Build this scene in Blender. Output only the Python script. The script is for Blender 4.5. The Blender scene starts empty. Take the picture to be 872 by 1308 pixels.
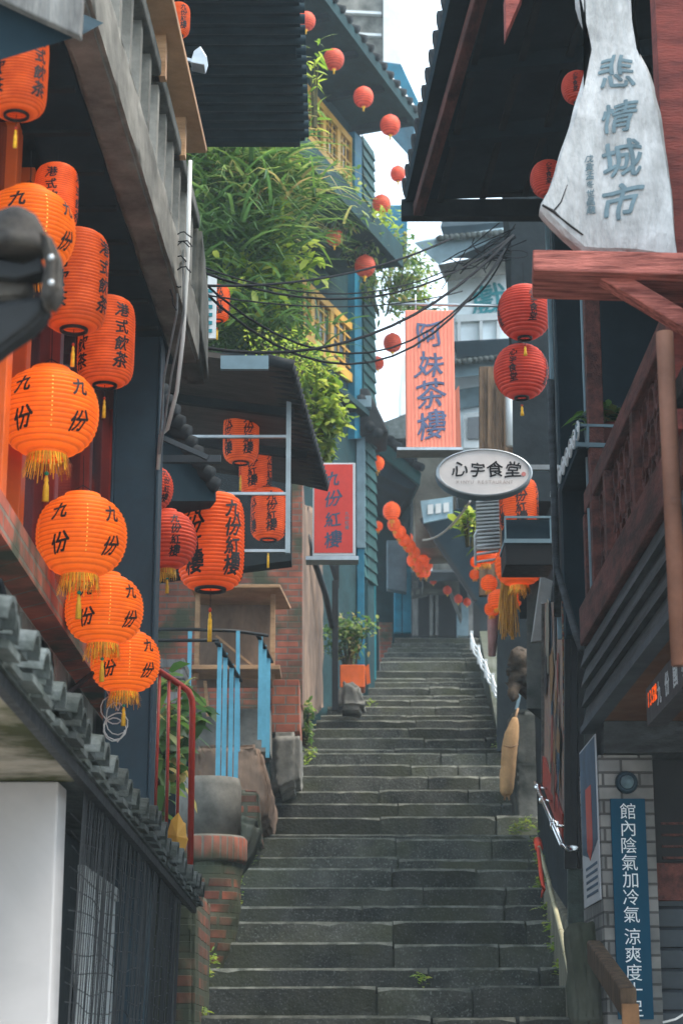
import bpy, bmesh, math, random
from mathutils import Vector, Matrix, noise
random.seed(7)
C = bpy.data.collections.new('alley'); SC = bpy.context.scene; SC.collection.children.link(C)
rad = math.radians

# ------------------------------------------------------------------ camera
PITCH = rad(15.4); F = 2485.0                      # focal length in photo pixels (photo 872 x 1308)
cam = bpy.data.cameras.new('camera'); cam.sensor_fit = 'VERTICAL'; cam.sensor_height = 36
cam.lens = F/1308*36; cam.clip_end = 2000; cam.clip_start = .05
cam.dof.use_dof = True; cam.dof.focus_distance = 9.0; cam.dof.aperture_fstop = 6.3
co = bpy.data.objects.new('camera', cam); C.objects.link(co); co.rotation_euler = (math.pi/2+PITCH, 0, 0)
SC.camera = co

# ------------------------------------------------------------------ sky and sun
SUN_EL, SUN_AZ = rad(62), rad(112)                  # azimuth measured from +Y towards +X: hazy sun high over the right hand roofs
w = bpy.data.worlds.new('World'); SC.world = w; w.use_nodes = True
nt = w.node_tree; bg = nt.nodes['Background']
sky = nt.nodes.new('ShaderNodeTexSky'); sky.sky_type = 'NISHITA'; sky.sun_disc = False
sky.sun_elevation = SUN_EL; sky.sun_rotation = SUN_AZ; sky.air_density = 1.2; sky.dust_density = 6.0; sky.ozone_density = 1.0
mx = nt.nodes.new('ShaderNodeMixRGB'); mx.inputs[0].default_value = .5; mx.inputs[2].default_value = (8.2, 10.2, 11.6, 1)   # thin bright cloud
nt.links.new(sky.outputs[0], mx.inputs[1]); nt.links.new(mx.outputs[0], bg.inputs[0]); bg.inputs[1].default_value = .12
sl = bpy.data.lights.new('sun', 'SUN'); sl.energy = 1.5; sl.angle = rad(28); sl.color = (1, .94, .85)
so = bpy.data.objects.new('sun', sl); C.objects.link(so)
sd = Vector((math.sin(SUN_AZ)*math.cos(SUN_EL), math.cos(SUN_AZ)*math.cos(SUN_EL), math.sin(SUN_EL)))
so.rotation_euler = sd.to_track_quat('Z', 'Y').to_euler(); so.location = (0, 0, 30)
vs = SC.view_settings; vs.view_transform = 'Standard'; vs.look = 'None'; vs.exposure = 1.5; vs.gamma = 1; vs.use_curve_mapping = False
SC.cycles.max_bounces = 8; SC.cycles.diffuse_bounces = 4; SC.cycles.transparent_max_bounces = 12
SC.cycles.use_denoising = True

# ------------------------------------------------------------------ photo pixel + depth -> point
sP, cP = math.sin(PITCH), math.cos(PITCH)
def ray(u, v):
    a = (u-436)/F; b = (654-v)/F
    return Vector((a, cP-b*sP, sP+b*cP))
def P(u, v, Y):
    d = ray(u, v); return d*(Y/d.y)
def PX(u, v, X):
    d = ray(u, v); return d*(X/d.x)
def PZ(u, v, Z):
    d = ray(u, v); return d*(Z/d.z)
def PW(u, v, o, dr):                                # on the vertical plane through o=(x,y) along dr
    n = Vector((dr[1], -dr[0], 0)); d = ray(u, v)
    return d*((n.x*o[0]+n.y*o[1])/n.dot(d))

# ------------------------------------------------------------------ materials
def mat(name, col, rough=.75, var=.3, scale=6.0, bump=.25, col2=None, metal=0.0, spec=.22, stretch=None, bscale=None, lo=.35, hi=.7, isl=0.0, grime=None):
    m = bpy.data.materials.new(name); m.use_nodes = True; n = m.node_tree.nodes; l = m.node_tree.links
    b = n['Principled BSDF']; b.inputs['Roughness'].default_value = rough; b.inputs['Metallic'].default_value = metal
    b.inputs['Specular IOR Level'].default_value = spec
    tc = n.new('ShaderNodeTexCoord'); src = tc.outputs['Object']
    if stretch:
        mp = n.new('ShaderNodeMapping'); mp.inputs['Scale'].default_value = stretch; l.new(src, mp.inputs[0]); src = mp.outputs[0]
    nz = n.new('ShaderNodeTexNoise'); nz.inputs['Scale'].default_value = scale; nz.inputs['Detail'].default_value = 7; nz.inputs['Roughness'].default_value = .65
    l.new(src, nz.inputs['Vector'])
    cr = n.new('ShaderNodeValToRGB'); l.new(nz.outputs[0], cr.inputs[0])
    c2 = col2 if col2 else tuple(c*(1-var) for c in col)
    c1 = tuple(min(1, c*(1+var*.6)) for c in col) if not col2 else col
    cr.color_ramp.elements[0].position = lo; cr.color_ramp.elements[0].color = (*c2, 1)
    cr.color_ramp.elements[1].position = hi; cr.color_ramp.elements[1].color = (*c1, 1)
    out = cr.outputs[0]; g = grime if grime is not None else (.5 if bump >= .2 else .25 if bump else 0)
    if g:                                             # dirt and wear in broad patches and fine runs
        n3 = n.new('ShaderNodeTexNoise'); n3.inputs['Scale'].default_value = 1.7; n3.inputs['Detail'].default_value = 10; n3.inputs['Roughness'].default_value = .7; n3.inputs['Distortion'].default_value = .4
        l.new(tc.outputs['Object'], n3.inputs['Vector']); r3 = n.new('ShaderNodeValToRGB'); l.new(n3.outputs[0], r3.inputs[0]); e = r3.color_ramp.elements
        e[0].position = .36; e[0].color = (.42, .42, .4, 1); e[1].position = .62; e[1].color = (1.12, 1.1, 1.08, 1)
        m3 = n.new('ShaderNodeMixRGB'); m3.blend_type = 'MULTIPLY'; m3.inputs[0].default_value = g; l.new(out, m3.inputs[1]); l.new(r3.outputs[0], m3.inputs[2]); out = m3.outputs[0]
    if isl:
        gi = n.new('ShaderNodeNewGeometry'); mr = n.new('ShaderNodeMapRange'); l.new(gi.outputs['Random Per Island'], mr.inputs[0]); mr.inputs[3].default_value = 1-isl; mr.inputs[4].default_value = 1+isl
        hv = n.new('ShaderNodeHueSaturation'); l.new(mr.outputs[0], hv.inputs['Value']); l.new(out, hv.inputs['Color']); out = hv.outputs[0]
    l.new(out, b.inputs['Base Color'])
    if bump:
        n2 = n.new('ShaderNodeTexNoise'); n2.inputs['Scale'].default_value = bscale or scale*6; n2.inputs['Detail'].default_value = 6
        l.new(src, n2.inputs['Vector'])
        bp = n.new('ShaderNodeBump'); bp.inputs['Strength'].default_value = bump; bp.inputs['Distance'].default_value = .01
        l.new(n2.outputs[0], bp.inputs['Height']); l.new(bp.outputs[0], b.inputs['Normal'])
        rr = n.new('ShaderNodeMapRange'); rr.inputs[3].default_value = max(.05, rough-.15); rr.inputs[4].default_value = min(1, rough+.15)
        l.new(n2.outputs[0], rr.inputs[0]); l.new(rr.outputs[0], b.inputs['Roughness'])
    return m

def brick_mat(name, c1, c2, mortar, bw=.22, bh=.065, ms=.008, moss=0.0, off=.5):
    m = bpy.data.materials.new(name); m.use_nodes = True; n = m.node_tree.nodes; l = m.node_tree.links
    b = n['Principled BSDF']; b.inputs['Roughness'].default_value = .85
    tc = n.new('ShaderNodeTexCoord'); sp = n.new('ShaderNodeSeparateXYZ'); l.new(tc.outputs['Object'], sp.inputs[0])
    ad = n.new('ShaderNodeMath'); l.new(sp.outputs[0], ad.inputs[0]); l.new(sp.outputs[1], ad.inputs[1])
    cb = n.new('ShaderNodeCombineXYZ'); l.new(ad.outputs[0], cb.inputs[0]); l.new(sp.outputs[2], cb.inputs[1])
    br = n.new('ShaderNodeTexBrick'); br.offset = off; br.inputs['Scale'].default_value = 1
    br.inputs['Brick Width'].default_value = bw; br.inputs['Row Height'].default_value = bh
    br.inputs['Mortar Size'].default_value = ms; br.inputs['Mortar Smooth'].default_value = .2; br.inputs['Bias'].default_value = 0
    br.inputs['Color1'].default_value = (*c1, 1); br.inputs['Color2'].default_value = (*c2, 1); br.inputs['Mortar'].default_value = (*mortar, 1)
    l.new(cb.outputs[0], br.inputs['Vector'])
    nz = n.new('ShaderNodeTexNoise'); nz.inputs['Scale'].default_value = 5; nz.inputs['Detail'].default_value = 8; l.new(tc.outputs['Object'], nz.inputs['Vector'])
    cr = n.new('ShaderNodeValToRGB'); l.new(nz.outputs[0], cr.inputs[0])
    cr.color_ramp.elements[0].position = .35; cr.color_ramp.elements[0].color = (.35, .36, .33, 1)
    cr.color_ramp.elements[1].position = .65; cr.color_ramp.elements[1].color = (1.1, 1.05, 1, 1)
    mx = n.new('ShaderNodeMixRGB'); mx.blend_type = 'MULTIPLY'; mx.inputs[0].default_value = .75
    l.new(br.outputs[0], mx.inputs[1]); l.new(cr.outputs[0], mx.inputs[2]); out = mx.outputs[0]
    if moss:
        n3 = n.new('ShaderNodeTexNoise'); n3.inputs['Scale'].default_value = 2.6; n3.inputs['Detail'].default_value = 9; l.new(tc.outputs['Object'], n3.inputs['Vector'])
        r3 = n.new('ShaderNodeValToRGB'); l.new(n3.outputs[0], r3.inputs[0]); r3.color_ramp.elements[0].position = .5-.12*moss; r3.color_ramp.elements[1].position = .66-.1*moss
        m3 = n.new('ShaderNodeMixRGB'); l.new(r3.outputs[0], m3.inputs[0]); l.new(out, m3.inputs[1]); m3.inputs[2].default_value = (.045, .055, .03, 1); out = m3.outputs[0]
    l.new(out, b.inputs['Base Color'])
    bp = n.new('ShaderNodeBump'); bp.inputs['Strength'].default_value = .8; bp.inputs['Distance'].default_value = .012; bp.invert = True
    l.new(br.outputs['Fac'], bp.inputs['Height'])
    n4 = n.new('ShaderNodeTexNoise'); n4.inputs['Scale'].default_value = 40; l.new(tc.outputs['Object'], n4.inputs['Vector'])
    b2 = n.new('ShaderNodeBump'); b2.inputs['Strength'].default_value = .3; b2.inputs['Distance'].default_value = .006
    l.new(n4.outputs[0], b2.inputs['Height']); l.new(bp.outputs[0], b2.inputs['Normal']); l.new(b2.outputs[0], b.inputs['Normal'])
    return m

def leaf_mat(name, cols, trans=.45):
    m = bpy.data.materials.new(name); m.use_nodes = True; n = m.node_tree.nodes; l = m.node_tree.links
    b = n['Principled BSDF']; b.inputs['Roughness'].default_value = .45
    g = n.new('ShaderNodeNewGeometry'); cr = n.new('ShaderNodeValToRGB'); l.new(g.outputs['Random Per Island'], cr.inputs[0])
    e = cr.color_ramp.elements
    e[0].position = 0; e[0].color = (*cols[0], 1); e[1].position = 1; e[1].color = (*cols[-1], 1)
    for i, c in enumerate(cols[1:-1]):
        k = e.new((i+1)/(len(cols)-1)); k.color = (*c, 1)
    l.new(cr.outputs[0], b.inputs['Base Color'])
    t = n.new('ShaderNodeBsdfTranslucent'); hs = n.new('ShaderNodeHueSaturation'); hs.inputs['Value'].default_value = 1.6; hs.inputs['Hue'].default_value = .485
    l.new(cr.outputs[0], hs.inputs['Color']); l.new(hs.outputs[0], t.inputs[0])
    mx = n.new('ShaderNodeMixShader'); mx.inputs[0].default_value = trans; l.new(b.outputs[0], mx.inputs[1]); l.new(t.outputs[0], mx.inputs[2])
    l.new(mx.outputs[0], n['Material Output'].inputs[0])
    return m

def lantern_mat(name, col, emit, trans=.35, glow=None, n_=0, h_=1):
    m = bpy.data.materials.new(name); m.use_nodes = True; n = m.node_tree.nodes; l = m.node_tree.links
    b = n['Principled BSDF']; b.inputs['Roughness'].default_value = .55; b.inputs['Specular IOR Level'].default_value = .25
    oi = n.new('ShaderNodeObjectInfo'); tc = n.new('ShaderNodeTexCoord')
    nz = n.new('ShaderNodeTexNoise'); nz.inputs['Scale'].default_value = 3.5; nz.inputs['Detail'].default_value = 5; l.new(tc.outputs['Object'], nz.inputs['Vector'])
    cr = n.new('ShaderNodeValToRGB'); l.new(nz.outputs[0], cr.inputs[0]); cr.color_ramp.elements[0].position = .3; cr.color_ramp.elements[1].position = .7
    cr.color_ramp.elements[0].color = (col[0]*.8, col[1]*.72, col[2]*.7, 1); cr.color_ramp.elements[1].color = (min(1, col[0]*1.1), col[1]*1.25, col[2]*1.2, 1)
    hs = n.new('ShaderNodeHueSaturation'); l.new(cr.outputs[0], hs.inputs['Color'])
    mr = n.new('ShaderNodeMapRange'); l.new(oi.outputs['Random'], mr.inputs[0]); mr.inputs[3].default_value = .82; mr.inputs[4].default_value = 1.1; l.new(mr.outputs[0], hs.inputs['Value'])
    if n_:                                            # darker lines in the valleys between the ribs
        sx = n.new('ShaderNodeSeparateXYZ'); l.new(tc.outputs['Object'], sx.inputs[0])
        m1 = n.new('ShaderNodeMath'); m1.operation = 'MULTIPLY_ADD'; l.new(sx.outputs[2], m1.inputs[0]); m1.inputs[1].default_value = n_/h_; m1.inputs[2].default_value = n_/2+100
        m2 = n.new('ShaderNodeMath'); m2.operation = 'FRACT'; l.new(m1.outputs[0], m2.inputs[0])
        r2 = n.new('ShaderNodeValToRGB'); l.new(m2.outputs[0], r2.inputs[0]); e = r2.color_ramp.elements
        e[0].position = 0; e[0].color = (.62, .4, .34, 1); e[1].position = 1; e[1].color = (.62, .4, .34, 1)
        for p in (.3, .7): k = e.new(p); k.color = (1, 1, 1, 1)
        mm = n.new('ShaderNodeMixRGB'); mm.blend_type = 'MULTIPLY'; mm.inputs[0].default_value = 1; l.new(hs.outputs[0], mm.inputs[1]); l.new(r2.outputs[0], mm.inputs[2]); hs = mm
    l.new(hs.outputs[0], b.inputs['Base Color'])
    if emit:
        b.inputs['Emission Color'].default_value = (*(glow or col), 1); b.inputs['Emission Strength'].default_value = emit
    t = n.new('ShaderNodeBsdfTranslucent'); l.new(hs.outputs[0], t.inputs[0])
    mx = n.new('ShaderNodeMixShader'); mx.inputs[0].default_value = trans; l.new(b.outputs[0], mx.inputs[1]); l.new(t.outputs[0], mx.inputs[2])
    l.new(mx.outputs[0], n['Material Output'].inputs[0])
    return m

def glass_mat(name, tint, fac):
    m = bpy.data.materials.new(name); m.use_nodes = True; n = m.node_tree.nodes; l = m.node_tree.links
    b = n['Principled BSDF']; b.inputs['Base Color'].default_value = (*tint, 1); b.inputs['Roughness'].default_value = .08
    t = n.new('ShaderNodeBsdfTransparent'); mx = n.new('ShaderNodeMixShader'); mx.inputs[0].default_value = fac
    l.new(t.outputs[0], mx.inputs[1]); l.new(b.outputs[0], mx.inputs[2]); l.new(mx.outputs[0], n['Material Output'].inputs[0])
    return m

def stone_mat():
    m = mat('step_stone', (.115, .115, .1), .85, scale=2.6, bump=.75, col2=(.034, .038, .034), bscale=38)
    n = m.node_tree.nodes; l = m.node_tree.links; b = n['Principled BSDF']
    tc = n.new('ShaderNodeTexCoord'); v = n.new('ShaderNodeTexNoise'); v.inputs['Scale'].default_value = 70; v.inputs['Detail'].default_value = 3
    l.new(tc.outputs['Object'], v.inputs['Vector'])
    r = n.new('ShaderNodeValToRGB'); l.new(v.outputs[0], r.inputs[0]); r.color_ramp.elements[0].position = .56; r.color_ramp.elements[1].position = .72
    r.color_ramp.elements[1].color = (.5, .5, .5, 1)
    x = n.new('ShaderNodeMixRGB'); old = b.inputs['Base Color'].links[0].from_socket
    l.new(r.outputs[0], x.inputs[0]); l.new(old, x.inputs[1]); x.inputs[2].default_value = (.26, .28, .25, 1)
    # moss patches with a shape of their own
    v2 = n.new('ShaderNodeTexNoise'); v2.inputs['Scale'].default_value = 1.7; v2.inputs['Detail'].default_value = 9; l.new(tc.outputs['Object'], v2.inputs['Vector'])
    r2 = n.new('ShaderNodeValToRGB'); l.new(v2.outputs[0], r2.inputs[0]); r2.color_ramp.elements[0].position = .46; r2.color_ramp.elements[1].position = .66
    r2.color_ramp.elements[1].color = (.7, .7, .7, 1)
    y = n.new('ShaderNodeMixRGB'); l.new(r2.outputs[0], y.inputs[0]); l.new(x.outputs[0], y.inputs[1]); y.inputs[2].default_value = (.062, .066, .034, 1)
    g = n.new('ShaderNodeNewGeometry'); hv = n.new('ShaderNodeHueSaturation'); mr = n.new('ShaderNodeMapRange')
    l.new(g.outputs['Random Per Island'], mr.inputs[0]); mr.inputs[3].default_value = .62; mr.inputs[4].default_value = 1.45
    l.new(mr.outputs[0], hv.inputs['Value']); l.new(y.outputs[0], hv.inputs['Color']); l.new(hv.outputs[0], b.inputs['Base Color'])
    return m

MT = {
 'stone': stone_mat(),
 'earth': mat('ground_soil', (.06, .06, .05), .9, scale=2),
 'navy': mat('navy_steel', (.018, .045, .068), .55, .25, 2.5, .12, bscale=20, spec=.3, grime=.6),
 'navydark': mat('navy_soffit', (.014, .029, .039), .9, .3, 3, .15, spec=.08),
 'black': mat('black_metal', (.012, .013, .014), .5, .3, 5, .1),
 'conc': mat('old_concrete', (.3, .29, .26), .9, scale=2.6, bump=.5, col2=(.09, .09, .08)),
 'concdark': mat('stained_concrete', (.17, .17, .155), .9, scale=3, bump=.5, col2=(.04, .045, .04)),
 'concmoss': mat('mossy_concrete', (.13, .135, .115), .9, scale=2.2, bump=.55, col2=(.04, .05, .025), stretch=(1, 1, .35)),
 'white': mat('white_plaster', (.6, .585, .59), .85, .06, 1.2, .08, grime=.22),
 'offwhite': mat('weathered_white', (.62, .64, .64), .7, .15, 2, .15),
 'soffit': mat('mouldy_soffit', (.5, .45, .38), .9, scale=1.6, bump=.3, col2=(.07, .075, .025), lo=.42, hi=.6),
 'tile': mat('grey_roof_tile', (.125, .145, .15), .8, scale=9, bump=.6, col2=(.035, .046, .04), isl=.35, grime=.8),
 'tiledark': mat('black_roof_tile', (.03, .036, .04), .75, scale=7, bump=.3, col2=(.014, .017, .02), isl=.3),
 'redbrick': brick_mat('red_brick', (.42, .12, .07), (.25, .075, .05), (.18, .155, .13), moss=.4),
 'mossbrick': brick_mat('mossy_brick', (.4, .11, .06), (.16, .06, .04), (.1, .1, .07), bw=.26, bh=.085, ms=.018, moss=1.05),
 'orangebrick': brick_mat('orange_brick', (.42, .12, .06), (.34, .09, .05), (.2, .17, .14), bw=.2, bh=.09),
 'greytile': brick_mat('grey_brick_tile', (.25, .25, .245), (.15, .155, .16), (.07, .07, .07), bw=.16, bh=.06, ms=.006),
 'redpaint': mat('red_paint', (.33, .028, .016), .45, .3, 5, .15),
 'redwood': mat('red_stained_wood', (.36, .085, .065), .65, scale=3, bump=.5, col2=(.16, .04, .035), stretch=(2, 2, 9)),
 'redbeam': mat('weathered_red_beam', (.6, .19, .15), .7, scale=4.5, bump=.8, col2=(.2, .055, .045), stretch=(1.0, 12, 12), grime=.6, lo=.38, hi=.6),
 'darkred': mat('dark_red_wood', (.18, .062, .05), .8, scale=4, bump=.6, col2=(.05, .024, .022), stretch=(5, 1, 5), grime=.8),
 'orangeframe': mat('bright_orange', (.75, .13, .02), .45, .2, 3, .1),
 'bluerail': mat('blue_rail_paint', (.13, .42, .58), .5, .2, 6, .15),
 'teal': mat('teal_paint', (.012, .2, .24), .55, .3, 3, .15),
 'tealdark': mat('dark_teal_boards', (.012, .046, .053), .85, .35, 3, .25),
 'tealmid': mat('green_teal_boards', (.018, .075, .075), .65, .35, 3, .25),
 'door': mat('turquoise_door_paint', (.02, .3, .46), .6, .3, 3, .2),
 'blue': mat('bright_blue_paint', (.012, .14, .22), .55, .3, 3, .15),
 'yellow': mat('yellow_window_paint', (.62, .33, .05), .5, .25, 5, .15),
 'tan': mat('tan_timber', (.58, .35, .19), .7, scale=3, bump=.35, col2=(.34, .19, .1), stretch=(1, 1, 6)),
 'greywood': mat('grey_weathered_wood', (.26, .26, .25), .85, scale=3, bump=.5, col2=(.1, .1, .1), stretch=(6, 6, 1)),
 'brownwood': mat('brown_boards', (.19, .12, .07), .8, scale=3, bump=.45, isl=.3, col2=(.07, .045, .03), stretch=(7, 7, 1)),
 'plaster': mat('brown_plaster', (.3, .2, .14), .9, scale=2.5, bump=.5, col2=(.12, .085, .065), stretch=(1.5, 1.5, .5)),
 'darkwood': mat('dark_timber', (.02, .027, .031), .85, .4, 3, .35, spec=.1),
 'siding': mat('slate_grey_siding', (.06, .068, .074), .75, .5, 3, .45, stretch=(3, .5, 9), isl=.2),
 'soffwood': mat('orange_brown_plywood', (.15, .065, .03), .6, .3, 2, .15),
 'shutter': mat('blue_grey_shutter', (.075, .09, .105), .75, .2, 3, .08),
 'bluesign': mat('deep_blue_sign', (.006, .06, .11), .8, .1, 3, .05, spec=.1),
 'ink': mat('black_ink', (.012, .012, .014), .6, .2, 9, 0),
 'inkblue': mat('navy_ink', (.06, .1, .16), .6, .3, 9, 0),
 'inkgrey': mat('grey_blue_ink', (.16, .235, .27), .7, .35, 12, 0),
 'inkteal': mat('teal_ink', (.03, .26, .3), .6, .2, 9, 0),
 'wtext': mat('white_lettering', (.75, .8, .82), .5, .05, 9, 0),
 'signred': mat('red_sign_face', (.7, .07, .055), .7, .12, 4, .03),
 'signsalmon': mat('salmon_sign_face', (.9, .3, .2), .6, .15, 3, .08, stretch=(14, 14, .6)),
 'cream': mat('cream_sign_face', (.68, .63, .6), .35, .06, 3, .03),
 'drift': mat('white_driftwood', (.68, .69, .7), .85, scale=4, bump=.9, col2=(.3, .3, .3), stretch=(2.6, 2.6, .9), lo=.28, hi=.6, grime=.7),
 'steel': mat('galvanised_steel', (.42, .45, .47), .35, .2, 8, .08, metal=.7),
 'chrome': mat('stainless_steel', (.7, .7, .7), .2, .1, 8, .03, metal=1),
 'alu': mat('white_aluminium', (.6, .63, .64), .4, .1, 5, .05),
 'bamboo': mat('bamboo_pole', (.42, .38, .24), .5, .3, 6, .1),
 'canvas': mat('tan_wrapping', (.62, .36, .17), .8, .25, 4, .3),
 'cable': mat('black_cable', (.012, .013, .015), .9, .2, 5, 0, spec=.1),
 'cablewhite': mat('white_conduit', (.6, .6, .58), .5, .1, 5, 0),
 'rope': mat('gold_thread', (.6, .27, .03), .6, .3, 30, .2, stretch=(6, 6, .5)),
 'goldsilk': mat('gold_silk', (.95, .48, .03), .5, .3, 12, .1, isl=.45, grime=0),
 'redsilk': mat('red_silk', (.6, .05, .02), .6, .2, 12, .1),
 'jade': mat('green_knot', (.02, .3, .17), .5, .2, 12, .1),
 'stitch': mat('yellow_stitching', (.95, .65, .12), .6, .05, 8, 0),
 'beige': mat('beige_wall', (.42, .37, .29), .85, scale=1.4, bump=.2, col2=(.24, .21, .17)),
 'paleblue': mat('pale_blue_wall', (.8, .88, .92), .8, .08, 1.5, .1),
 'terracotta': mat('terracotta_pot', (.2, .06, .05), .8, .25, 6, .2),
 'bluegrey': mat('blue_grey_metal', (.16, .24, .28), .5, .25, 4, .1),
 'statue': mat('weathered_bronze', (.14, .1, .07), .8, .5, 9, .8, col2=(.03, .025, .02)),
 'ply': mat('grey_board', (.3, .3, .29), .85, .25, 3, .3),
 'lens': mat('worn_brown_metal', (.075, .066, .056), .75, .3, 14, .5, col2=(.012, .011, .011), bscale=40),
 'paper': mat('poster_paper', (.5, .52, .55), .5, .1, 4, 0),
 'postblue': mat('poster_blue', (.04, .09, .16), .5, .4, 7, 0),
 'postred': mat('poster_red', (.55, .06, .03), .5, .2, 7, 0),
 'mesh': mat('black_wire', (.03, .034, .038), .5, .2, 5, 0),
 'glass': glass_mat('clear_glass', (.05, .055, .06), .035),
 'dglass': mat('dark_window_glass', (.03, .035, .035), .12, .4, 1.5, 0, spec=.8),
 'rglass': glass_mat('dusty_red_window_glass', (.12, .02, .02), .75),
 'leafA': leaf_mat('grass_green', [(.018, .05, .012), (.04, .11, .022), (.07, .16, .03), (.11, .21, .04), (.24, .31, .09), (.34, .25, .09)], .45),
 'leafB': leaf_mat('lit_leaf_green', [(.08, .17, .02), (.16, .27, .03), (.26, .36, .045), (.36, .4, .08)], .5),
 'leafC': leaf_mat('dark_leaf_green', [(.025, .07, .02), (.045, .11, .03), (.08, .16, .04)]),
 'leafY': leaf_mat('yellow_leaf', [(.5, .32, .05), (.58, .38, .08)]),
 'stem': mat('plant_stem', (.09, .08, .035), .8, .3, 8, .2),
 'lit': lantern_mat('lit_orange_silk', (.95, .22, .02), .19, glow=(1, .2, .008), n_=17, h_=.84),
 'lit2t': lantern_mat('tall_lantern_silk', (.92, .16, .035), .08, glow=(1, .15, .012), n_=30, h_=1.58),
 'lit2b': lantern_mat('barrel_lantern_silk', (.92, .15, .028), .1, glow=(1, .15, .012), n_=25, h_=1.45),
 'lit2': lantern_mat('orange_red_silk', (.92, .15, .025), .14, glow=(1, .15, .012), n_=9, h_=.98),
 'salms': lantern_mat('small_lantern_silk', (.88, .14, .07), .03, n_=9, h_=.98),
 'dim': lantern_mat('shaded_red_silk', (.85, .11, .045), .03, n_=15, h_=.98),
 'salm': lantern_mat('sunlit_red_silk', (.72, .09, .055), .015, n_=17, h_=.98),
}
def art_mat():
    m = bpy.data.materials.new('painted_panel'); m.use_nodes = True; n = m.node_tree.nodes; l = m.node_tree.links; b = n['Principled BSDF']
    tc = n.new('ShaderNodeTexCoord'); mp = n.new('ShaderNodeMapping'); mp.inputs['Scale'].default_value = (3, 5, 2.2); l.new(tc.outputs['Object'], mp.inputs[0])
    nz = n.new('ShaderNodeTexNoise'); nz.inputs['Scale'].default_value = 3.2; nz.inputs['Detail'].default_value = 4; nz.inputs['Distortion'].default_value = 2.2; l.new(mp.outputs[0], nz.inputs['Vector'])
    cr = n.new('ShaderNodeValToRGB'); l.new(nz.outputs[0], cr.inputs[0]); e = cr.color_ramp.elements
    e[0].position = .3; e[0].color = (.02, .05, .08, 1); e[1].position = .75; e[1].color = (.5, .42, .3, 1)
    for p, c in ((.42, (.05, .04, .04)), (.46, (.32, .06, .03)), (.5, (.1, .07, .05)), (.55, (.35, .2, .07)), (.59, (.05, .1, .15)), (.64, (.12, .08, .06))):
        k = e.new(p); k.color = (*c, 1)
    l.new(cr.outputs[0], b.inputs['Base Color']); b.inputs['Roughness'].default_value = .5
    return m
MT['art'] = art_mat()

# ------------------------------------------------------------------ mesh builder
V = Vector
class MB:
    def __init__(s): s.v = []; s.f = []; s.sm = []; s.mi = []; s.ch = []
    def add(s, vs_, fs, smooth=False, mi=None):
        k = len(s.v); s.ch.append((k, len(s.f))); s.v += [V(p) for p in vs_]; s.f += [tuple(i+k for i in f) for f in fs]; s.sm += [smooth]*len(fs); s.mi += mi or [0]*len(fs); return s
    def hexa(s, p):                                   # 8 corners: bottom loop 0-3, top loop 4-7
        return s.add(p, [(3, 2, 1, 0), (4, 5, 6, 7), (0, 1, 5, 4), (1, 2, 6, 5), (2, 3, 7, 6), (3, 0, 4, 7)])
    def box(s, c, d, rz=0, rx=0, ry=0):
        R = Matrix.Rotation(rz, 3, 'Z') @ Matrix.Rotation(ry, 3, 'Y') @ Matrix.Rotation(rx, 3, 'X'); h = V(d)/2; c = V(c)
        return s.hexa([c+R @ V((h.x*a, h.y*b, h.z*e)) for e in (-1, 1) for a, b in ((-1, -1), (1, -1), (1, 1), (-1, 1))])
    def bb(s, a, b):
        a = V(a); b = V(b); return s.box((a+b)/2, [abs(x) for x in (b-a)])
    def prism(s, pts, off):                           # planar polygon extruded by vector
        pts = [V(p) for p in pts]; off = V(off); n = len(pts)
        nrm = V((0, 0, 0))
        for i in range(n): nrm += pts[i].cross(pts[(i+1) % n])
        if nrm.dot(off) > 0: pts = pts[::-1]
        return s.add(pts+[p+off for p in pts], [tuple(range(n)), tuple(range(2*n-1, n-1, -1))]+[(i, i+n, (i+1) % n+n, (i+1) % n) for i in range(n)])
    def tube(s, pts, r, seg=8, caps=True):
        pts = [V(p) for p in pts]; rs = r if isinstance(r, (list, tuple)) else [r]*len(pts); n = len(pts); vs_ = []; fs = []
        t0 = (pts[1]-pts[0]).normalized(); up = V((0, 0, 1)) if abs(t0.z) < .9 else V((0, 1, 0)); a = t0.cross(up).normalized()
        for i, p in enumerate(pts):
            t = (pts[min(i+1, n-1)]-pts[max(i-1, 0)]).normalized()
            a = (a-t*a.dot(t)).normalized(); b = t.cross(a)
            vs_ += [p+(a*math.cos(2*math.pi*j/seg)+b*math.sin(2*math.pi*j/seg))*rs[i] for j in range(seg)]
        for i in range(n-1):
            for j in range(seg):
                k = (j+1) % seg; fs.append((i*seg+j, i*seg+k, (i+1)*seg+k, (i+1)*seg+j))
        if caps: fs += [tuple(range(seg))[::-1], tuple(range((n-1)*seg, n*seg))]
        return s.add(vs_, fs, seg > 5)
    def lathe(s, prof, c=(0, 0, 0), seg=24, caps=True):   # profile of (r, z)
        c = V(c); n = len(prof); vs_ = []; fs = []
        for r, z in prof: vs_ += [c+V((r*math.cos(2*math.pi*j/seg), r*math.sin(2*math.pi*j/seg), z)) for j in range(seg)]
        for i in range(n-1):
            for j in range(seg):
                k = (j+1) % seg; fs.append((i*seg+j, i*seg+k, (i+1)*seg+k, (i+1)*seg+j))
        if caps: fs += [tuple(range(seg))[::-1], tuple(range((n-1)*seg, n*seg))]
        return s.add(vs_, fs, True)
    def bar(s, a, b, wx, wz, side=None):              # rectangular bar between two points
        a = V(a); b = V(b); t = (b-a).normalized()
        up = V((0, 0, 1)) if abs(t.z) < .9 else V((0, 1, 0))
        x = side and V(side).normalized() or t.cross(up).normalized(); z = x.cross(t).normalized()
        return s.hexa([p+x*wx/2*i+z*wz/2*j for p in (a, b) for i, j in ((-1, -1), (1, -1), (1, 1), (-1, 1))])
ORG = {}
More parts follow.
